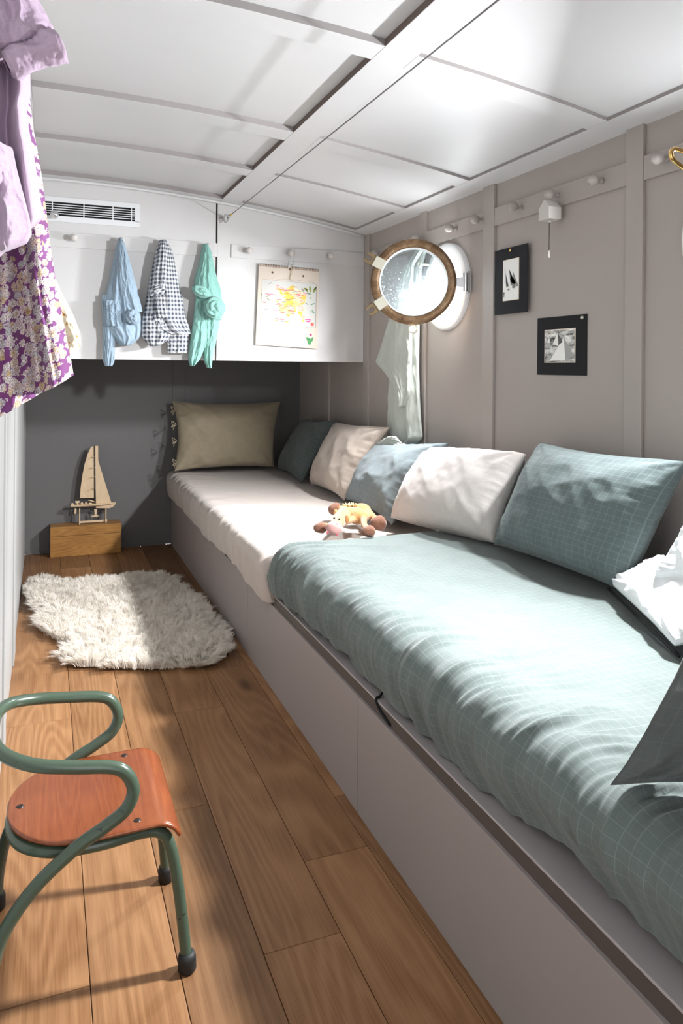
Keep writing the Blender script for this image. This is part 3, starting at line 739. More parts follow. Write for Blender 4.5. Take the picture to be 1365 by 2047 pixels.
def fleece():
    rg = np.random.RandomState(5)
    ins = cen+(outl-cen)*.985
    C_ = np.stack([rg.uniform(-.12, .76, 13000), rg.uniform(2.78, 4.32, 13000)], 1); C_ = C_[inside(C_, ins)]
    nC = len(C_); per = 24
    c = np.repeat(C_, per, 0); N = len(c)
    # distance to the outline decides how much the locks lie outward
    dd = np.min(np.linalg.norm(outl[None]-C_[:, None], axis=2), axis=1); dd = np.repeat(dd, per)
    outd = c-cen; outd /= np.linalg.norm(outd, axis=1)[:, None]
    near = outl[np.argmin(np.linalg.norm(outl[None]-C_[:, None], axis=2), axis=1)]; od = near-C_; od /= (np.linalg.norm(od, axis=1)[:, None]+1e-9); od = np.repeat(od, per, 0)
    ed = np.exp(-dd/.035)[:, None]
    ang = 2*PI*fbm(C_[:, 0]*3.1, C_[:, 1]*3.1, 3); lean = np.stack([np.cos(ang), np.sin(ang)], 1); lean = np.repeat(lean, per, 0)
    cl = np.repeat(rg.uniform(.75, 1.2, nC), per); cang = np.repeat(rg.uniform(0, 2*PI, nC), per)
    b = c+rg.normal(0, .0065, (N, 2))
    dirn = lean*.55+od*ed*1.3+np.stack([np.cos(cang), np.sin(cang)], 1)*.35
    L = .046*cl*rg.uniform(.8, 1.1, N)
    tipc = c+dirn*L[:, None]*.75
    tip = tipc+(b-c)*.75+rg.normal(0, .0015, (N, 2))
    lf = np.linalg.norm(dirn, axis=1)
    h = L*np.clip(1.02-.34*lf, .22, 1)
    z0 = np.full(N, .010)
    T = np.array([0, .34, .68, 1.0]); wd = np.array([1, .95, .7, .0])*.0011
    sid = rg.uniform(0, 2*PI, N); sd = np.stack([np.cos(sid), np.sin(sid), 0*sid], 1)
    curl = rg.uniform(0, 2*PI, nC); curl = np.repeat(curl, per)
    V = np.zeros((N, 7, 3)); kk = 0
    for i, t in enumerate(T):
        bx = b*(1-t)+tip*t; bx = bx+(.0035*np.sin(t*7+curl)*t)[:, None]*np.stack([-np.sin(cang), np.cos(cang)], 1)
        z = z0+h*np.sin(t*PI/2*.95)**.8 if t > 0 else z0
        P_ = np.concatenate([bx, (z if np.ndim(z) else np.full(N, z))[:, None]], 1)
        if i < 3:
            V[:, kk] = P_-sd*wd[i]; V[:, kk+1] = P_+sd*wd[i]; kk += 2
        else: V[:, kk] = P_
    V[:, :, 0] = np.maximum(V[:, :, 0], XL+.003); V[:, :, 0] = np.minimum(V[:, :, 0], BX-.004)
    base = (np.arange(N)*7)[:, None]
    Q = np.array([[0, 1, 3, 2], [2, 3, 5, 4]]); TR = np.array([4, 5, 6])
    return V.reshape(-1, 3), base, Q, TR, N
V_, base, Q, TR, N = fleece()
me = bpy.data.meshes.new('fleece'); nv = len(V_)
li = np.concatenate([(base+Q[0][None]), (base+Q[1][None]), (base+TR[None])], 1).ravel()
ls = (np.arange(N)[:, None]*11+np.array([0, 4, 8])[None]).ravel(); lt = np.tile([4, 4, 3], N)
me.vertices.add(nv); me.vertices.foreach_set('co', (V_-np.array([.33, 3.5, 0])).astype(np.float32).ravel())
me.loops.add(len(li)); me.loops.foreach_set('vertex_index', li.astype(np.int32))
me.polygons.add(len(ls)); me.polygons.foreach_set('loop_start', ls.astype(np.int32)); me.polygons.foreach_set('loop_total', lt.astype(np.int32))
me.update(calc_edges=True); me.materials.append(FLEECE)
fo = bpy.data.objects.new('fleece', me); COL.objects.link(fo); fo.parent = rug; fo['kind'] = 'stuff'

# ------------------------------------------------------------------ wooden box and model boat
bx = thing('wooden_box', 'honey brown lidded wooden box on the floor by the far wall, under the boat', 'box', (.232, 4.83, 0))
mk('body', K().box(.03, .435, 4.768, 4.888, .0005, .122), BOXW, bx, bevel=.002)
mk('lid', K().box(.029, .436, 4.766, 4.889, .1235, .180), BOXW, bx, bevel=.003)
BYP = 4.82
def bp2(x, y): p = PY(120+x/9.75, 870+y/9.75, BYP); return (p[0], p[2])
bt = thing('model_sailboat', 'small plywood model sailboat on its stand, on top of the brown wooden box', 'model boat', (.27, BYP, .181))
def flat(name, pts, y, th, parent=None, mat=None, bev=0):
    return mk(name, K().prism([bp2(*p) for p in pts], (0, y, 0), (1, 0, 0), (0, 0, 1), th), mat or PLYW, parent or bt, bevel=bev)
flat('mainsail', [(388, 1228), (400, 1050), (430, 820), (480, 560), (540, 370), (600, 240), (660, 205), (662, 1228)], BYP+.006, -.003)
flat('jib', [(684, 205), (740, 205), (742, 490), (800, 680), (900, 1000), (1003, 1325), (700, 1325), (690, 900)], BYP-.008, -.003)
flat('mast', [(664, 200), (680, 200), (692, 1330), (676, 1330)], BYP-.002, -.006, mat=plain('dark_mast', (.06, .04, .03), .7))
def hull():
    n = 16; k = K()
    xs = np.linspace(0, 1, n); top = []; bot = []
    for i in range(5):
        f = i/4; prof = []
        # each layer narrower towards the keel, like stacked plywood
        x0 = 205+60*f*f; x1 = 1085-150*f**1.5; zt_ = 1355-40*0+f*22; zb = zt_+22
        pts_ = []
        a0 = bp2(x0, zt_); a1 = bp2(x1, zt_); zl = bp2(x0, zt_+ -30*0)[1]; zh = bp2(x0, zb)[1]
        hw = .030*(1-.55*f)
        P_ = []
        for t in xs: P_.append((a0[0]+(a1[0]-a0[0])*t, BYP-hw*(math.sin(min(1, (1-t)*1.6)*PI/2))**.9*(.75+.25*min(1, t*4))))
        for t in xs[::-1]: P_.append((a0[0]+(a1[0]-a0[0])*t, BYP+hw*(math.sin(min(1, (1-t)*1.6)*PI/2))**.9*(.75+.25*min(1, t*4))+.0005))
        k.prism(P_, (0, 0, zh), (1, 0, 0), (0, 1, 0), zl-zh)
    # raised bow
    return k
mk('hull', hull(), PLYW, bt)
flat('bow', [(700, 1362), (980, 1335), (1088, 1318), (1075, 1350), (1030, 1400), (950, 1425), (700, 1420)], BYP+.002, -.004)
flat('keel', [(665, 1445), (722, 1445), (712, 1560), (752, 1572), (735, 1590), (620, 1590), (603, 1575), (680, 1560)], BYP+.002, -.004)
flat('rudder', [(285, 1425), (320, 1425), (322, 1500), (298, 1540), (282, 1530)], BYP+.002, -.004)
flat('cockpit_wheel', [(300, 1265), (318, 1282), (345, 1272), (378, 1275), (376, 1312), (350, 1312), (345, 1355), (330, 1355), (330, 1318), (300, 1312)], BYP-.012, -.003)
flat('stern_rail', [(215, 1358), (222, 1315), (252, 1315), (272, 1345), (272, 1358), (250, 1358), (236, 1338), (232, 1358)], BYP-.014, -.003)
flat('cabin_top', [(400, 1358), (405, 1305), (440, 1305), (448, 1330), (485, 1330), (490, 1300), (520, 1305), (520, 1330), (560, 1335), (575, 1308), (615, 1310), (625, 1358)], BYP-.012, -.003)
flat('boom', [(545, 1255), (600, 1258), (650, 1275), (690, 1300), (660, 1298), (600, 1280), (550, 1268)], BYP-.010, -.006)
for yy in (415, 620, 800, 1028):
    a = bp2(680, yy); k = K().tube([(a[0]-.004, BYP+.002, a[1]), (a[0]-.012, BYP-.03, a[1]+.001)], .0016, 6).tube([(a[0]-.002, BYP-.006, a[1]), (a[0]+.002, BYP-.018, a[1])], .0022, 6)
    k.tube([(a[0]-.012, BYP-.03, a[1]+.001), (a[0]-.024, BYP-.028, a[1]+.002)], .0014, 6)
    mk('spreader', k, PLYW, bt, smooth=True)
k = K()
for xx in (380, 890):
    a = bp2(xx, 1425); k.box(a[0]-.0028, a[0]+.0028, BYP-.022, BYP+.022, .181, a[1]+.002)
a = bp2(385, 1600); b = bp2(918, 1590); k.box(a[0], b[0], BYP-.003, BYP+.001, .186, .198)
mk('stand', k, PLYW, bt)

# ------------------------------------------------------------------ pictures on the right wall
PAPERW = plain('photo_paper', (.80, .79, .76), .5)
SEA = NT('sea_print', .5); so = SEA.obj; sn = SEA.noise(SEA.mapv(so, (1, 14, 42)), 1.0, 5, .7)
SEA.color(SEA.ramp(sn, [(.38, (.03, .03, .03)), (.50, (.40, .39, .37)), (.62, (.85, .84, .80))])); SEAM = SEA.m
SAILD = plain('sail_print_dark', (.09, .09, .09), .6); SAILL = plain('sail_print_light', (.82, .81, .77), .6); SAILG = plain('sail_print_grey', (.33, .33, .32), .6); PINKB = plain('photo_margin', (.80, .70, .58), .6)
def pic(label, y0, y1, z0, z1, x, py0, py1, pz0, pz1, kind, pin):
    t = thing('picture', label, 'picture', (x, (y0+y1)/2, z0))
    mk('mount', K().box(x-.003, x-.0005, y1, y0, z0, z1), BLACK, t, bevel=.0008)
    k = K().box(x-.0038, x-.0031, py1, py0, pz0, pz1, 0)
    ins = .003; k.box(x-.0042, x-.0037, py1+ins, py0-ins, pz0+ins, pz1-ins, 1)
    W_, H_ = py0-py1, pz1-pz0; e = x-.0045
    def q(u, v): return (e, py0-u*W_, pz0+v*H_)     # u to the right as seen from the cabin
    def poly(ps, mi): k.polyf([q(*p) for p in ps], mi)
    if kind == 0:
        for (b, tp, c_, mi) in [((.20, .42), (.10, .82), (.36, .32), 2), ((.30, .82), (.34, .84), (.30, .82), 2)][:1]: poly([b, tp, c_], mi)
        poly([(.22, .32), (.22, .64), (.34, .36)], 4); poly([(.24, .38), (.21, .66), (.40, .33)], 2)
        poly([(.50, .36), (.40, .76), (.84, .34)], 4); poly([(.60, .40), (.40, .76), (.88, .36)], 2); poly([(.66, .44), (.64, .70), (.96, .34)], 4)
        poly([(.55, .40), (.42, .56), (.62, .48)], 5)
        for u, v, r in [(.38, .27, .07), (.70, .32, .12), (.08, .20, .06), (.9, .34, .07)]: poly([(u+r*math.cos(a), v+r*.35*math.sin(a)) for a in np.linspace(0, 2*PI, 10)[:-1]], 4)
        poly([(.05, .10), (.05, .22), (.12, .2), (.10, .09)], 4)
    else:
        poly([(.18, .05), (.64, .74), (.70, .07)], 3); poly([(.64, .74), (.70, .07), (.97, .20)], 2)
        poly([(.28, .55), (.44, .90), (.47, .50)], 3); poly([(.44, .90), (.47, .52), (.60, .62)], 4)
        poly([(.10, .60), (.17, .80), (.19, .60)], 3); poly([(.17, .80), (.19, .60), (.27, .66)], 4)
        poly([(.70, .84), (.95, .86), (.92, .80), (.72, .81)], 4)
    mk('photo_print', k, [PINKB, PAPERW if kind == 0 else SEAM, plain('sail_print_mid', (.45, .45, .43), .6) if kind == 0 else SAILG, SAILL, plain('sail_print_soft', (.20, .20, .19), .6) if kind == 0 else SAILD, SAILG], t)
    for pu, pv in pin:
        mk('pin', K().lathe([(.0045, 0), (.006, .002), (.0055, .005), (.002, .0065), (0, .0067)], (x-.003, y0-pu*(y0-y1), z0+pv*(z1-z0)), (-1, 0, 0), 14), GOLD if kind == 0 else BRASSL, t, smooth=True)
pic('tall black mounted photo of four small sailing boats, left of the two pictures', 2.475, 2.262, 1.353, 1.60, XW-.0005, 2.418, 2.315, 1.402, 1.556, 0, [(.5, .955)])
pic('square black mounted photo of one big sail on the sea, lower of the two pictures', 2.219, 1.958, 1.128, 1.327, XW+.0115, 2.176, 2.012, 1.170, 1.284, 1, [(.93, .945)])

# ------------------------------------------------------------------ small white house hanging from a peg
hs = thing('house_ornament', 'small white wooden house with a cord, hanging from a peg on the right wall', 'ornament', (XW-.03, 2.14, 1.64))
hy, hz, hx = 2.098, 1.650, XW-.002; DCORD = plain('dark_cord', (.05, .05, .05), .8)
mk('house', K().prism([(-.028, 0), (.028, 0), (.028, .040), (0, .066), (-.028, .040)], (hx-.056, hy, hz), (0, 1, 0), (0, 0, 1), .050), WHITEP, hs, bevel=.0012)
mk('hanging_loop', K().tube(catmull([(hx-.022, 2.110, 1.757), (hx-.034, 2.108, 1.75), (hx-.034, 2.100, 1.722)], 5), .0012, 5).tube(catmull([(hx-.022, 2.122, 1.757), (hx-.034, 2.117, 1.745), (hx-.034, 2.100, 1.722)], 5), .0012, 5), DCORD, hs, smooth=True)
mk('pull_cord', K().tube([(hx-.032, 2.099, hz-.001), (hx-.032, 2.100, 1.548)], .0014, 5), DCORD, hs, smooth=True)
mk('bead', K().ell((hx-.032, 2.099, hz-.004), (.007, .007, .004), 10), WHITEP, hs, smooth=True)
mk('tassel', K().tube([(hx-.032, 2.100, 1.548), (hx-.032, 2.100, 1.524)], [.0022, .0034], 8), PAPERW, hs, smooth=True)

# ------------------------------------------------------------------ wall calendar
cl_ = thing('wall_calendar', 'cream spiral-bound wall calendar with a coloured map, clipped to a cabinet peg', 'calendar', (1.18, YC, 1.25))
c00, c10, c11, c01 = [PY(*p, YC-.02) for p in ((511, 689), (634, 697), (639, 540), (518, 528))]
def cq(u, v, y=0.0):
    p = c00*(1-u)*(1-v)+c10*u*(1-v)+c11*u*v+c01*(1-u)*v; return (p[0], YC-.0165-y, p[2])
k = K(); q4 = [cq(0, 0), cq(1, 0), cq(1, 1), cq(0, 1)]; back = [(p[0], YC-.004, p[2]) for p in q4]
k.add(q4+back, [(0, 1, 2, 3), (7, 6, 5, 4), (0, 4, 5, 1), (1, 5, 6, 2), (2, 6, 7, 3), (3, 7, 4, 0)])
CREAM = plain('calendar_paper', (.55, .475, .40), .6); mk('pages', k, CREAM, cl_)
MAPW = plain('map_paper', (.50, .49, .465), .6)
mp = NT('map_print', .6); vo = mp.n.new('ShaderNodeTexVoronoi'); vo.inputs['Scale'].default_value = 42; mp.l.new(mp.obj, vo.inputs['Vector'])
sx = mp.node('ShaderNodeSeparateXYZ', i_0=vo.outputs['Color']).outputs[0]
mp.color(mp.ramp(sx, [(0, (.66, .46, .07)), (.3, (.64, .54, .20)), (.5, (.58, .58, .44)), (.65, (.52, .57, .35)), (.8, (.62, .44, .38)), (1, (.55, .53, .62))]))
for e_ in mp.n: 
    if e_.type == 'VALTORGB': e_.color_ramp.interpolation = 'CONSTANT'
MAPP = mp.m
INK = plain('ink_grey', (.22, .22, .20), .7); RED = plain('ink_red', (.62, .10, .06), .7); ORG = plain('ink_orange', (.70, .28, .04), .7); OLIVE = plain('leaf_olive', (.22, .25, .05), .7); GRN = plain('leaf_green', (.05, .22, .07), .7); MAG = plain('ink_magenta', (.60, .06, .25), .7); LIL = plain('map_lilac', (.66, .62, .78), .7); BLUI = plain('map_blue', (.62, .74, .82), .7)
k = K()
def rect(u0, v0, u1, v1, mi, y): k.polyf([cq(u0, v0, y), cq(u1, v0, y), cq(u1, v1, y), cq(u0, v1, y)], mi)
rect(.06, .26, .965, .82, 0, .0004)
for a in ((.06, .26, .965, .2625), (.06, .8175, .965, .82), (.06, .26, .0625, .82), (.955, .26, .965, .82)): rect(*a, 2, .0007)
fr_poly = [(.40, .30), (.34, .40), (.36, .50), (.22, .55), (.30, .59), (.26, .63), (.36, .66), (.34, .72), (.44, .72), (.56, .78), (.66, .73), (.80, .69), (.78, .58), (.72, .53), (.78, .50), (.76, .42), (.82, .36), (.74, .32), (.62, .35), (.55, .30)]
k.polyf([cq(u, v, .0008) for u, v in fr_poly], 1)
k.polyf([cq(u, v, .0012) for u, v in [(.56, .33), (.62, .42), (.68, .42), (.74, .35), (.66, .31)]], 9)
k.polyf([cq(u, v, .0012) for u, v in [(.32, .34), (.36, .41), (.48, .40), (.52, .34), (.44, .31)]], 10)
k.polyf([cq(u, v, .0012) for u, v in [(.24, .60), (.36, .63), (.46, .60), (.40, .57), (.30, .57)]], 10)
rg = random.Random(4)
for i in range(90):
    u = rg.uniform(.24, .76); v = rg.uniform(.31, .76); w_ = rg.uniform(.02, .08); u1 = min(u+w_, .93)
    k.polyf([cq(u, v, .0016), cq(u1, v-.002, .0016), cq(u1, v+.0045, .0016), cq(u, v+.0065, .0016)], rg.choice([2, 3, 4, 4, 3, 2, 8]))
for u, v, w_, mi in [(.12, .635, .15, 8), (.50, .45, .10, 3), (.62, .66, .12, 3), (.30, .335, .14, 3), (.78, .355, .10, 7), (.80, .33, .07, 7), (.44, .705, .08, 8), (.33, .705, .09, 4), (.09, .53, .05, 3), (.88, .30, .05, 3), (.88, .285, .05, 3), (.88, .31, .05, 3)]:
    k.polyf([cq(u, v, .0018), cq(u+w_, v-.002, .0018), cq(u+w_, v+.009, .0018), cq(u, v+.012, .0018)], mi)
def leaf(u, v, l, w_, a, mi, y=.0018):
    ps = []
    for t in np.linspace(0, 1, 7): ps.append((t*l, w_*math.sin(t*PI)))
    for t in np.linspace(1, 0, 7)[1:-1]: ps.append((t*l, -w_*math.sin(t*PI)))
    k.polyf([cq(u+(p[0]*math.cos(a)-p[1]*math.sin(a)), v+(p[0]*math.sin(a)+p[1]*math.cos(a))*.75, y) for p in ps], mi)
for a in ((.82, .70, .10, .016, 2.1, 5), (.86, .70, .13, .018, 1.7, 5), (.90, .70, .12, .018, 1.1, 5), (.80, .73, .07, .014, 2.6, 5), (.88, .68, .10, .008, 2.9, 6), (.91, .74, .08, .012, .9, 5), (.86, .545, .09, .008, .5, 6), (.84, .55, .07, .006, 2.8, 6), (.86, .65, .05, .006, -1.3, 6), (.88, .49, .08, .006, -.7, 6), (.86, .47, .08, .006, -.3, 6), (.12, .60, .09, .008, .4, 5), (.14, .59, .08, .007, -.6, 5), (.08, .61, .07, .006, 2.2, 5), (.10, .44, .10, .004, .3, 2), (.09, .42, .08, .004, -.2, 2), (.16, .76, .08, .005, .6, 2), (.70, .76, .06, .005, -.8, 2), (.72, .74, .07, .006, -1.1, 2)): leaf(*a)
for u, v, r in ((.87, .085, .035), (.85, .11, .028), (.90, .105, .025), (.87, .065, .028), (.83, .125, .018), (.92, .13, .016)): k.polyf([cq(u+r*math.cos(a), v+r*.8*math.sin(a), .0014+r*.01) for a in np.linspace(0, 2*PI, 11)[:-1]], 6)
for a in np.linspace(0, 2*PI, 7)[:-1]: leaf(.885, .17, .024, .008, a, 7, .002)
for i in range(14):
    for j in range(3):
        if (i*7+j*5) % 11 > 2 or j < 2: rect(.09+i*.05, .115-j*.02, .105+i*.05, .1175-j*.02, 2, .0007)
rect(.10, .222, .16, .225, 2, .0007); rect(.30, .835, .60, .8375, 2, .0007); rect(.12, .84, .24, .843, 2, .0007); rect(.82, .838, .92, .841, 2, .0007); rect(.40, .846, .70, .8485, 2, .0007)
mk('map_page', k, [MAPW, MAPP, INK, RED, ORG, OLIVE, GRN, MAG, plain('ink_pink', (.66, .20, .30), .7), LIL, BLUI], cl_)
k = K()
for i in range(38):
    u = .02+i*.96/37
    if abs(u-.5) < .03: continue
    p = np.array(cq(u, .985)); k.tube([p+(0, -.003+.006*math.cos(q), .004+.007*math.sin(q)) for q in np.linspace(0, 2*PI, 7)[:-1]], .0011, 4, True)
mk('spiral_binding', k, plain('copper_wire', (.30, .14, .07), .4, .5, .7), cl_)['kind'] = 'stuff'
k = K(); HOLEM = plain('hole_brown', (.10, .06, .03), .8)
for u, v in ((.22, .915), (.73, .905)):
    p = cq(u, v, .001); mk('punch_hole', K().polyf([(p[0]+.006*math.cos(a), p[1], p[2]+.006*math.sin(a)) for a in np.linspace(0, 2*PI, 13)[:-1]]), HOLEM, cl_)
p = cq(.505, .985, .0015); k.polyf([(p[0]+.009*math.cos(a), p[1], p[2]+.010*math.sin(a)) for a in np.linspace(PI, 2*PI, 9)])
mk('hanging_notch', k, HOLEM, cl_)
p = np.array(cq(.50, 1.0)); 
mk('string', K().tube(catmull([p+(.008, -.004, .0), p+(.004, -.008, -.03), p+(.0, -.006, -.055), p+(-.004, -.005, -.062)], 5), .0013, 5).tube(catmull([p+(.012, -.004, .0), p+(.010, -.009, -.03), p+(.001, -.006, -.052), p+(.008, -.005, -.064)], 5), .0013, 5), plain('twine', (.45, .33, .18), .8), cl_, smooth=True)
mk('hanging_clip', K().tube(catmull([p+(-.014, -.004, -.004), p+(-.012, -.012, .016), p+(-.010, -.022, .042), p+(.002, -.026, .060), p+(.014, -.024, .050), p+(.014, -.014, .022), p+(.006, -.008, .006), p+(.004, -.004, -.006)], 6), .0016, 6)
   .tube([p+(-.020, -.006, .014), p+(.018, -.006, .014)], .0013, 5), STEEL, cl_, smooth=True)

# ------------------------------------------------------------------ hanging garments
def drape(name, rows, P, out, mat, depth=.04, folds=3, amp=.012, seed=0, parent=None, skew=0, nS=70, nT=110, crump=.004, conv=True, back=.006, hemw=0, at=(0, 0, 0), pleat=None):
    rows = np.array(rows, float); py = np.linspace(rows[0, 0], rows[-1, 0], nT)
    tt = np.concatenate([[0], np.cumsum(np.abs(np.diff(rows[:, 0])))]); 
    Lx = np.interp(py, rows[:, 0], rows[:, 1]); Rx = np.interp(py, rows[:, 0], rows[:, 2])
    ker = np.array([1, 2, 3, 2, 1.])/9
    sm_ = lambda a: np.r_[a[:2], np.convolve(a, ker, 'valid'), a[-2:]]
    Lx, Rx = sm_(Lx), sm_(Rx)
    out = np.asarray(out, float); s = np.linspace(0, 1, nS); V = []; UV = []
    for sidei in (0, 1):
        for i in range(nT):
            t = i/(nT-1)
            for j in range(nS):
                pass
    T = (py-py[0])/(py[-1]-py[0]); SS, TT = np.meshgrid(s, T, indexing='ij')
    PXg = Lx[None]*(1-SS)+Rx[None]*SS; PYg = np.repeat(py[None], nS, 0)+skew*(1-SS)*TT
    PXg = PXg+hemw*TT*fbm(SS*3+seed, TT*2, 2)*6
    # project every grid point on the reference plane
    pts = P(PXg, PYg)
    lens = np.sin(np.clip(SS, 0, 1)*PI)**.5
    env = sstep(0, .35, TT) if conv else 1.0
    ph = SS*folds*2*PI+seed+.9*fbm(TT*2+seed, SS*1.5, 2)*(1.0)
    fo = .6*(1-np.abs(np.sin(ph/2+.5*ridge(SS*2+seed, TT*3, 2))))**1.2+.5*(.5+.5*np.sin(ph))
    if pleat: fo = pleat(SS, TT)
    d = depth*lens*(.85+.15*sstep(0, .5, TT) if conv else 1)+amp*fo*env*np.clip(lens, .25, 1)*1.6+crump*(ridge(SS*4+TT*3+seed, TT*5-SS*2, 3)*.9+ridge(SS*9-TT*6, TT*10+seed, 2)*.4)
    f1 = pts+out*d[..., None]; f2 = pts-out*(back+0*d[..., None])
    # unit lengths for the cloth pattern
    du = np.linalg.norm(pts[-1]-pts[0], axis=-1).max(); dv = np.linalg.norm(pts[nS//2, -1]-pts[nS//2, 0])
    wloc = np.linalg.norm(pts[-1]-pts[0], axis=-1)[None]
    uv = np.stack([(SS-.5)*(wloc*.5+du*.5)*1.15, -TT*dv], -1)
    v = np.concatenate([f1.reshape(-1, 3), f2.reshape(-1, 3)]); uvv = np.concatenate([uv.reshape(-1, 2)]*2); N_ = nS*nT
    f = gridf(nS, nT)+gridf(nS, nT, N_, True)
    rim = [i*nT for i in range(nS)]+[(nS-1)*nT+j for j in range(1, nT)]+[i*nT+nT-1 for i in range(nS-2, -1, -1)]+[j for j in range(nT-2, 0, -1)]
    for i in range(len(rim)):
        a_, b_ = rim[i], rim[(i+1) % len(rim)]; f.append((a_, b_, b_+N_, a_+N_))
    return mk(name, (v, f), mat, parent, at=at, smooth=True, uv=uvv)
def gP(ax, val):
    i = 'xyz'.index(ax)
    def P(px, py):
        d = FW+RT*((px-PPX)/FPX)[..., None]+UP*((PPY-py)/FPX)[..., None]
        return CP+d*((val-CP[i])/d[..., i])[..., None]
    return P
def roll(name, c, r, mat, seed, parent, turns=5, rot=0.0, n=56):
    # a rolled-up or knotted cuff: fat crumpled ring of cloth
    v = []; uv = []; m_ = n//2
    for i in range(m_+1):
        th = PI*i/m_
        for k_ in range(n+1):
            a = 2*PI*k_/n
            p = np.array([math.sin(th)*math.cos(a), -math.cos(th), math.sin(th)*math.sin(a)])
            q = math.sin(turns*th*1.5+a+seed)*.10+.16*float(ridge(math.cos(a)*1.4+seed, math.sin(a)*1.4+th*1.7, 2))*.6
            v.append(p*(1+q)*np.array(r)); uv.append((a*.02, th*.02))
    v = np.array(v); cr_, sr_ = math.cos(rot), math.sin(rot)
    v = np.stack([v[:, 0]*cr_-v[:, 2]*sr_, v[:, 1], v[:, 0]*sr_+v[:, 2]*cr_], 1)+np.asarray(c)
    return mk(name, (v, gridf(m_+1, n+1)), mat, parent, smooth=True, uv=uv)
def check_mat(name, c1, c2, size):
    t = NT(name, .9, .1, sheen=.1); sep = t.node('ShaderNodeSeparateXYZ', i_0=t.uv)
    a = t.math('GREATER_THAN', t.math('FRACT', t.math('DIVIDE', sep.outputs[0], size)), .5); b = t.math('GREATER_THAN', t.math('FRACT', t.math('DIVIDE', sep.outputs[1], size)), .5)
    mid = tuple(.45*x+.55*y for x, y in zip(c1, c2))
    m1 = t.mix(a, c1, mid); m2 = t.mix(a, mid, c2); t.color(t.mix(b, m1, m2))
    t.bump(t.noise(t.uv, 300, 2), .2, .001); return t.m
BLUESH = cloth('blue_shirt_cotton', (.26, .34, .415), mott=.10, bump=.15)
MINT = cloth('mint_cotton', (.20, .385, .34), mott=.08, bump=.15)
GING = check_mat('gingham', (.58, .59, .60), (.06, .07, .095), .021)
PURP = cloth('mauve_cotton', (.50, .38, .49), mott=.06, bump=.2)
def floral():
    t = NT('floral_print', .85, .12, sheen=.1); u = t.uv
    w = t.n.new('ShaderNodeTexNoise'); w.inputs['Scale'].default_value = 160; w.inputs['Detail'].default_value = 2; t.l.new(u, w.inputs['Vector'])
    wv = t.node('ShaderNodeVectorMath', operation='SCALE', i_0=w.outputs[1], i_Scale=.0045).outputs[0]
    uu = t.node('ShaderNodeVectorMath', operation='ADD', i_0=u, i_1=wv).outputs[0]
    v1 = t.n.new('ShaderNodeTexVoronoi'); v1.inputs['Scale'].default_value = 100; t.l.new(uu, v1.inputs['Vector'])
    v2 = t.n.new('ShaderNodeTexVoronoi'); v2.inputs['Scale'].default_value = 330; t.l.new(uu, v2.inputs['Vector'])
    v3 = t.n.new('ShaderNodeTexVoronoi'); v3.inputs['Scale'].default_value = 330; v3.feature = 'DISTANCE_TO_EDGE'; t.l.new(uu, v3.inputs['Vector'])
    rnd_ = t.node('ShaderNodeSeparateXYZ', i_0=v1.outputs['Color']).outputs
    fcol = t.ramp(rnd_[0], [(0, (.78, .72, .66)), (.35, (.80, .76, .74)), (.55, (.62, .46, .22)), (.75, (.74, .62, .64)), (.9, (.55, .55, .56))])
    ground = t.mix(t.noise(u, 30, 2), (.13, .02, .09), (.24, .09, .27))
    flower = t.math('LESS_THAN', t.math('ADD', v1.outputs['Distance'], t.math('MULTIPLY', v2.outputs['Distance'], .22)), .74)
    pet = t.math('LESS_THAN', v3.outputs['Distance'], .085)
    c = t.mix(flower, ground, fcol); c = t.mix(t.math('MULTIPLY', t.math('MULTIPLY', pet, flower), .75), c, (.20, .10, .14))
    ctr = t.math('LESS_THAN', v1.outputs['Distance'], .13); c = t.mix(ctr, c, (.45, .28, .06))
    t.color(c); t.bump(t.noise(u, 500, 2), .15, .001); return t.m
FLORAL = floral()
def crochet():
    t = NT('cream_crochet', .9, .1, sheen=.2); u = t.uv; v1 = t.n.new('ShaderNodeTexVoronoi'); v1.inputs['Scale'].default_value = 150; t.l.new(u, v1.inputs['Vector'])
    rn = t.node('ShaderNodeSeparateXYZ', i_0=v1.outputs['Color']).outputs[0]
    dot = t.math('MULTIPLY', t.math('LESS_THAN', v1.outputs['Distance'], .35), t.math('GREATER_THAN', rn, .78))
    t.color(t.mix(dot, (.86, .76, .56), (.62, .27, .05))); t.bump(v1.outputs['Distance'], .9, .003); return t.m
CROCH = crochet()

YS = YC-.040
Pc = gP('y', YS); OUTC = (0, -1, 0)
def gar(name, label, x, grp=None):
    t = thing(name, label, 'shirt', (x, YS, 1.5)); return t
g1 = gar('shirt', 'pale blue shirt hanging from a peg, leftmost of the three on the cabinet', .327)
drape('body', [(478, 236, 245), (490, 232, 250), (520, 226, 257), (560, 218, 266), (600, 208, 275), (640, 206, 283), (660, 212, 284), (676, 226, 280), (690, 238, 262)], Pc, OUTC, BLUESH, .045, 3.4, .012, 1.2, g1)
drape('sleeve', [(590, 203, 216), (620, 204, 228), (680, 206, 230), (722, 206, 229), (732, 210, 224)], Pc, OUTC, BLUESH, .02, 2.2, .008, 3.0, g1, nT=70)
drape('sleeve', [(482, 237, 246), (510, 235, 256), (550, 233, 267), (590, 238, 277), (614, 246, 283), (624, 252, 284)], gP('y', YS-.035), OUTC, BLUESH, .03, 2.0, .008, 5.2, g1, nT=80)
drape('shirt_tail', [(600, 212, 240), (640, 212, 243), (652, 213, 246)], gP('y', YS-.045), OUTC, BLUESH, .012, 2.5, .010, 2.1, g1, nT=50)
p = PY(266, 633, YS-.075); roll('cuff', p, (.030, .028, .036), BLUESH, 1.0, g1, rot=.5)
g2 = gar('shirt', 'navy and white gingham shirt, middle of the three on the cabinet', .528)
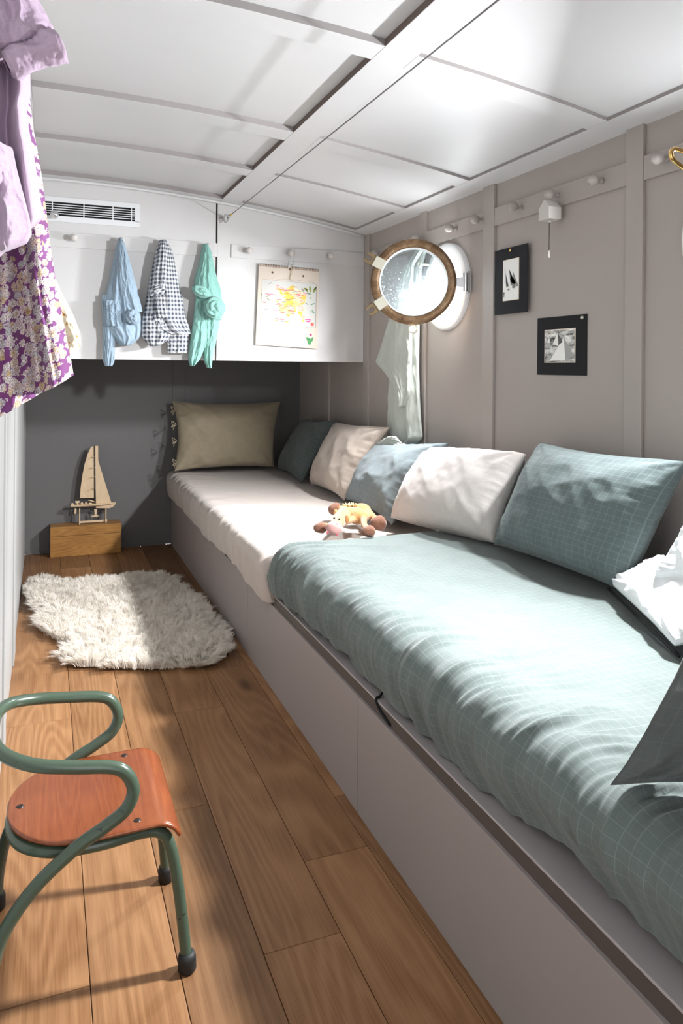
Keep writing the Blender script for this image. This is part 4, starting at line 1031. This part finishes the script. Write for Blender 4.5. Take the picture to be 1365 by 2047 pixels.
drape('body', [(481, 319, 331), (495, 313, 341), (520, 307, 348), (560, 299, 356), (600, 292, 365), (640, 284, 373), (660, 296, 380), (668, 322, 382)], Pc, OUTC, GING, .045, 3.0, .011, 2.2, g2)
drape('shirt_tail', [(628, 286, 338), (650, 283, 344), (672, 283, 342), (684, 292, 330), (692, 300, 318)], gP('y', YS-.02), OUTC, GING, .025, 2.3, .010, 3.7, g2, nT=60)
drape('shirt_tail', [(655, 333, 378), (680, 334, 376), (706, 335, 374)], gP('y', YS-.008), OUTC, GING, .012, 1.5, .006, .7, g2, nT=50)
drape('sleeve', [(486, 320, 330), (520, 312, 334), (560, 305, 334), (580, 303, 330)], gP('y', YS-.045), OUTC, GING, .020, 1.3, .008, 1.7, g2, nT=70)
drape('sleeve', [(590, 307, 330), (615, 309, 331), (636, 312, 336)], gP('y', YS-.050), OUTC, GING, .014, 1.3, .006, 4.4, g2, nT=50)
p = PY(314, 583, YS-.075); roll('cuff', p, (.036, .024, .020), GING, 2.4, g2, rot=.45)
g3 = gar('shirt', 'mint green shirt with knotted sleeves, rightmost of the three on the cabinet', .739)
drape('body', [(489, 404, 416), (505, 402, 422), (530, 397, 427), (560, 388, 434), (580, 388, 441), (610, 394, 444), (640, 398, 442)], Pc, OUTC, MINT, .040, 2.7, .011, 3.2, g3, nT=90)
drape('shirt_tail', [(585, 392, 420), (640, 386, 417), (690, 379, 411), (718, 376, 400), (732, 380, 388)], gP('y', YS-.012), OUTC, MINT, .022, 2.2, .009, 4.2, g3, nT=90)
drape('shirt_tail', [(600, 404, 440), (650, 405, 438), (690, 405, 430), (720, 407, 424), (736, 414, 422)], gP('y', YS-.004), OUTC, MINT, .022, 2.0, .009, 5.2, g3, nT=90)
p = PY(402, 583, YS-.070); roll('cuff', p, (.044, .026, .024), MINT, 3.6, g3, rot=-.45)
p = PY(429, 615, YS-.085); roll('cuff', p, (.045, .034, .048), MINT, 5.1, g3, turns=8, rot=.3)

# big garments close to the camera, on the left wall
gd = thing('dress', 'purple dress with cream flower print hanging at the left edge', 'dress', (-.04, 1.13, 1.3))
def pleatD(S, T):
    return .55*np.exp(-((S-.28-.05*T)/.16)**2)+1.0*np.exp(-((S-.86)/.13)**2)-.55*np.exp(-((S-.62-.06*T)/.10)**2)+.30*np.exp(-((S-.70-.10*T)/.022)**2)*sstep(.55, .7, T)+.25*np.sin(S*40+3*T)*.25
drape('skirt', [(120, -52, 50), (200, -52, 60), (260, -52, 67), (330, -52, 80), (400, -53, 90), (480, -53, 99), (560, -54, 111), (620, -54, 122), (680, -54, 134), (720, -55, 142), (750, -55, 147)], gP('y', 1.15), OUTC, FLORAL, .025, 3, .034, 0, gd, skew=112, nS=110, nT=160, crump=.0016, conv=False, pleat=pleatD, back=.02)
gy = thing('crochet_top', 'cream crocheted top with orange flecks peeking out behind the floral dress', 'top', (-.02, 1.27, 1.25))
drape('body', [(150, -32, 20), (300, -32, 40), (450, -32, 80), (560, -32, 112), (590, -32, 126), (630, -32, 148), (665, -32, 161), (685, -32, 164), (700, -32, 160), (714, -32, 148)], gP('y', 1.27), OUTC, CROCH, .02, 2, .008, 2, gy, conv=False, crump=.003, hemw=.5)
gp = thing('blouse', 'mauve cotton blouse with rolled cuff hanging in front of the floral dress', 'blouse', (-.05, .98, 1.5))
def pleatP(S, T):
    return .7*np.exp(-((S-.30-.05*T)/.13)**2)+.9*np.exp(-((S-.86)/.12)**2)-.4*np.exp(-((S-.60)/.08)**2)
drape('body', [(-90, -52, 30), (0, -52, 40), (110, -52, 60), (150, -52, 60), (190, -52, 61), (215, -52, 53), (260, -52, 58), (300, -52, 66), (350, -52, 74), (400, -52, 81), (432, -52, 88)], gP('y', 1.03), OUTC, PURP, .02, 3, .030, 1, gp, skew=125, nS=100, nT=150, conv=False, pleat=pleatP, back=.01, crump=.0016)
drape('sleeve', [(-90, -45, 52), (-30, -45, 66), (0, -45, 76), (30, -45, 93), (55, -45, 106), (74, -40, 109)], gP('y', .97), OUTC, PURP, .02, 2.3, .020, 2.6, gp, skew=55, nS=90, nT=90, conv=False, crump=.0016, back=.03)
drape('sleeve', [(300, -50, 26), (340, -50, 34), (400, -50, 50), (440, -50, 60), (462, -50, 63), (480, -50, 52)], gP('y', .985), OUTC, PURP, .02, 2.2, .020, 4.0, gp, skew=40, nS=90, nT=90, conv=False, crump=.0016, back=.03)
def cuffband():
    a, b = PY(14, 133, .955), PY(120, 88, .955); n, m_ = 60, 40; v = []
    ax = (b-a); L = np.linalg.norm(ax); ax = ax/L; w = np.cross(ax, (0, 1, 0)); w /= np.linalg.norm(w)
    for i in range(n):
        t = i/(n-1)
        r = (.0135+.0045*t)*(1 if .03 < t < .97 else .55)*(1+.10*math.sin(t*9))
        for j in range(m_):
            q = 2*PI*j/m_; rr_ = r*(1+.20*float(ridge(t*2.2+.5*math.sin(q), q*1.6+t*3, 3))*.7+.05*math.sin(q*3+t*14))
            v.append(a+ax*(t*L)+w*(math.cos(q)*rr_)+np.array([0, 1, 0])*math.sin(q)*rr_*1.5)
    return v, gridf(n, m_, wrap=True), [(i*.01, j*.003) for i in range(n) for j in range(m_)]
v_, f_, uv_ = cuffband(); mk('cuff', (v_, f_), PURP, gp, smooth=True, uv=uv_)

# sage cloth hanging beside the first porthole
gs = thing('sage_cloth', 'pale sage linen cloth hanging from a peg behind the open porthole', 'cloth', (1.53, 3.1, 1.3))
SAGEC = cloth('sage_linen', (.43, .455, .415), mott=.06, bump=.15)
OX = (-.9, -.43, 0)
drape('cloth', [(482, 844, 853), (505, 830, 850), (540, 806, 842), (600, 795, 838), (650, 790, 837), (735, 780, 836), (800, 777, 838), (850, 775, 841), (878, 774, 844), (892, 765, 826)], gP('x', 1.588), OX, SAGEC, .018, 2.6, .014, 1.0, gs, nT=130)
drape('front_fold', [(490, 843, 850), (530, 812, 826), (600, 788, 822), (650, 776, 822), (700, 760, 822), (724, 752, 822), (740, 766, 821), (760, 781, 820), (790, 795, 818), (812, 799, 812)], gP('x', 1.560), OX, SAGEC, .012, 1.6, .012, 2.2, gs, nT=120)
drape('corner', [(872, 775, 790), (884, 755, 800), (896, 747, 826), (902, 747, 770)], gP('x', 1.50), OX, SAGEC, .008, 2, .006, 3.1, gs, nT=40, conv=False)

# ------------------------------------------------------------------ plush toy
ty = thing('plush_toy', 'small tan plush pony with pink muzzle and brown hooves lying on the bed', 'stuffed toy', (1.1, 2.68, .50))
PLU = NT('tan_plush', .95, .1, sheen=.4); pn = PLU.noise(PLU.obj, 160, 3, .7); PLU.color(PLU.mix(pn, (.34, .145, .045), (.56, .31, .125))); PLU.bump(pn, .9, .004)
HOOF = NT('brown_plush', .95, .1, sheen=.3); pn = HOOF.noise(HOOF.obj, 120, 2); HOOF.color(HOOF.mix(pn, (.13, .055, .032), (.22, .105, .068))); HOOF.bump(pn, .6, .003)
PINKP = NT('pink_plush', .9, .1, sheen=.3); PINKP.color((.50, .27, .245))
def at(px, py, z): return PZ(px, py, z)
mz = at(669, 1054, .552); hd = at(681, 1036, .556); fh = at(688, 1024, .556); bd = at(716, 1032, .545); rump = at(722, 1022, .540)
h1 = at(641, 1055, .541); h2 = at(670, 1018, .530); h3 = at(737, 1062, .541); h4 = at(757, 1046, .528)
k = K()
k.tube([mz, hd, fh], [.024, .030, .024], 16); k.ell(fh, (.027, .027, .026), 16); k.ell(hd, (.029, .033, .029), 16)
k.tube([fh, bd], [.024, .036], 16); k.ell(bd, (.046, .044, .034), 18); k.ell(rump, (.044, .044, .034), 18)
k.tube(catmull([bd+(-.02, -.02, -.004), (h1+bd)/2+(0, -.010, -.004), h1], 5), .013, 12)
k.tube(catmull([rump+(-.03, .01, 0), (h2+rump)/2+(0, .01, .004), h2], 5), .014, 12)
k.tube(catmull([bd+(.01, -.03, -.004), (h3+bd)/2+(0, -.01, -.006), h3], 5), .013, 12)
k.tube(catmull([rump+(.03, 0, .0), (h4+rump)/2+(.0, 0, .014), h4], 5), .015, 12)
bo = mk('body', k, PLU.m, ty, smooth=True)
md = bo.modifiers.new('remesh', 'REMESH'); md.mode = 'VOXEL'; md.voxel_size = .0035; md.use_smooth_shade = True
md = bo.modifiers.new('smooth', 'SMOOTH'); md.iterations = 6; md.factor = .6
mk('muzzle', K().ell(mz+(-.004, -.006, -.002), (.031, .030, .026), 20), PINKP.m, ty, smooth=True)
for c_, r_ in ((h1, (.027, .022, .021)), (h2, (.030, .027, .028)), (h3, (.028, .024, .021)), (h4, (.034, .030, .030))): mk('hoof', K().ell(c_, r_, 18, fn=lambda p: 1+.06*math.sin(p[0]*5)), HOOF.m, ty, smooth=True)
for px_, py_, s_ in ((694, 1036, 1), (671, 1025, -1)):
    c_ = at(px_, py_, .578); k = K().ell(c_, (.010, .007, .021), 12, fn=lambda p: 1-.35*max(0, p[2])); mk('ear', k, PLU.m, ty, smooth=True)
for px_, py_ in ((668, 1036), (678, 1038)): mk('eye', K().ell(at(px_, py_, .585), (.0042, .0042, .0042), 10), RUBBER, ty, smooth=True)
for px_, py_ in ((654, 1064), (673, 1068)): mk('nostril', K().ell(at(px_, py_, .552)+(0, -.003, 0), (.0045, .003, .004), 10), plain('nostril_pink', (.50, .06, .09), .8), ty, smooth=True)
k = K(); rg = random.Random(8)
c_ = at(700, 1012, .575)
for i in range(40):
    q = c_+np.array([rg.uniform(-.03, .02), rg.uniform(-.02, .02), rg.uniform(-.004, .004)]); k.tube([q, q+(rg.uniform(-.012, .012), rg.uniform(-.012, .004), rg.uniform(.004, .014))], [.004, .0015], 6)
mo = mk('mane', k, plain('mane_cream', (.60, .46, .24), .95, .1), ty, smooth=True); mo['kind'] = 'stuff'
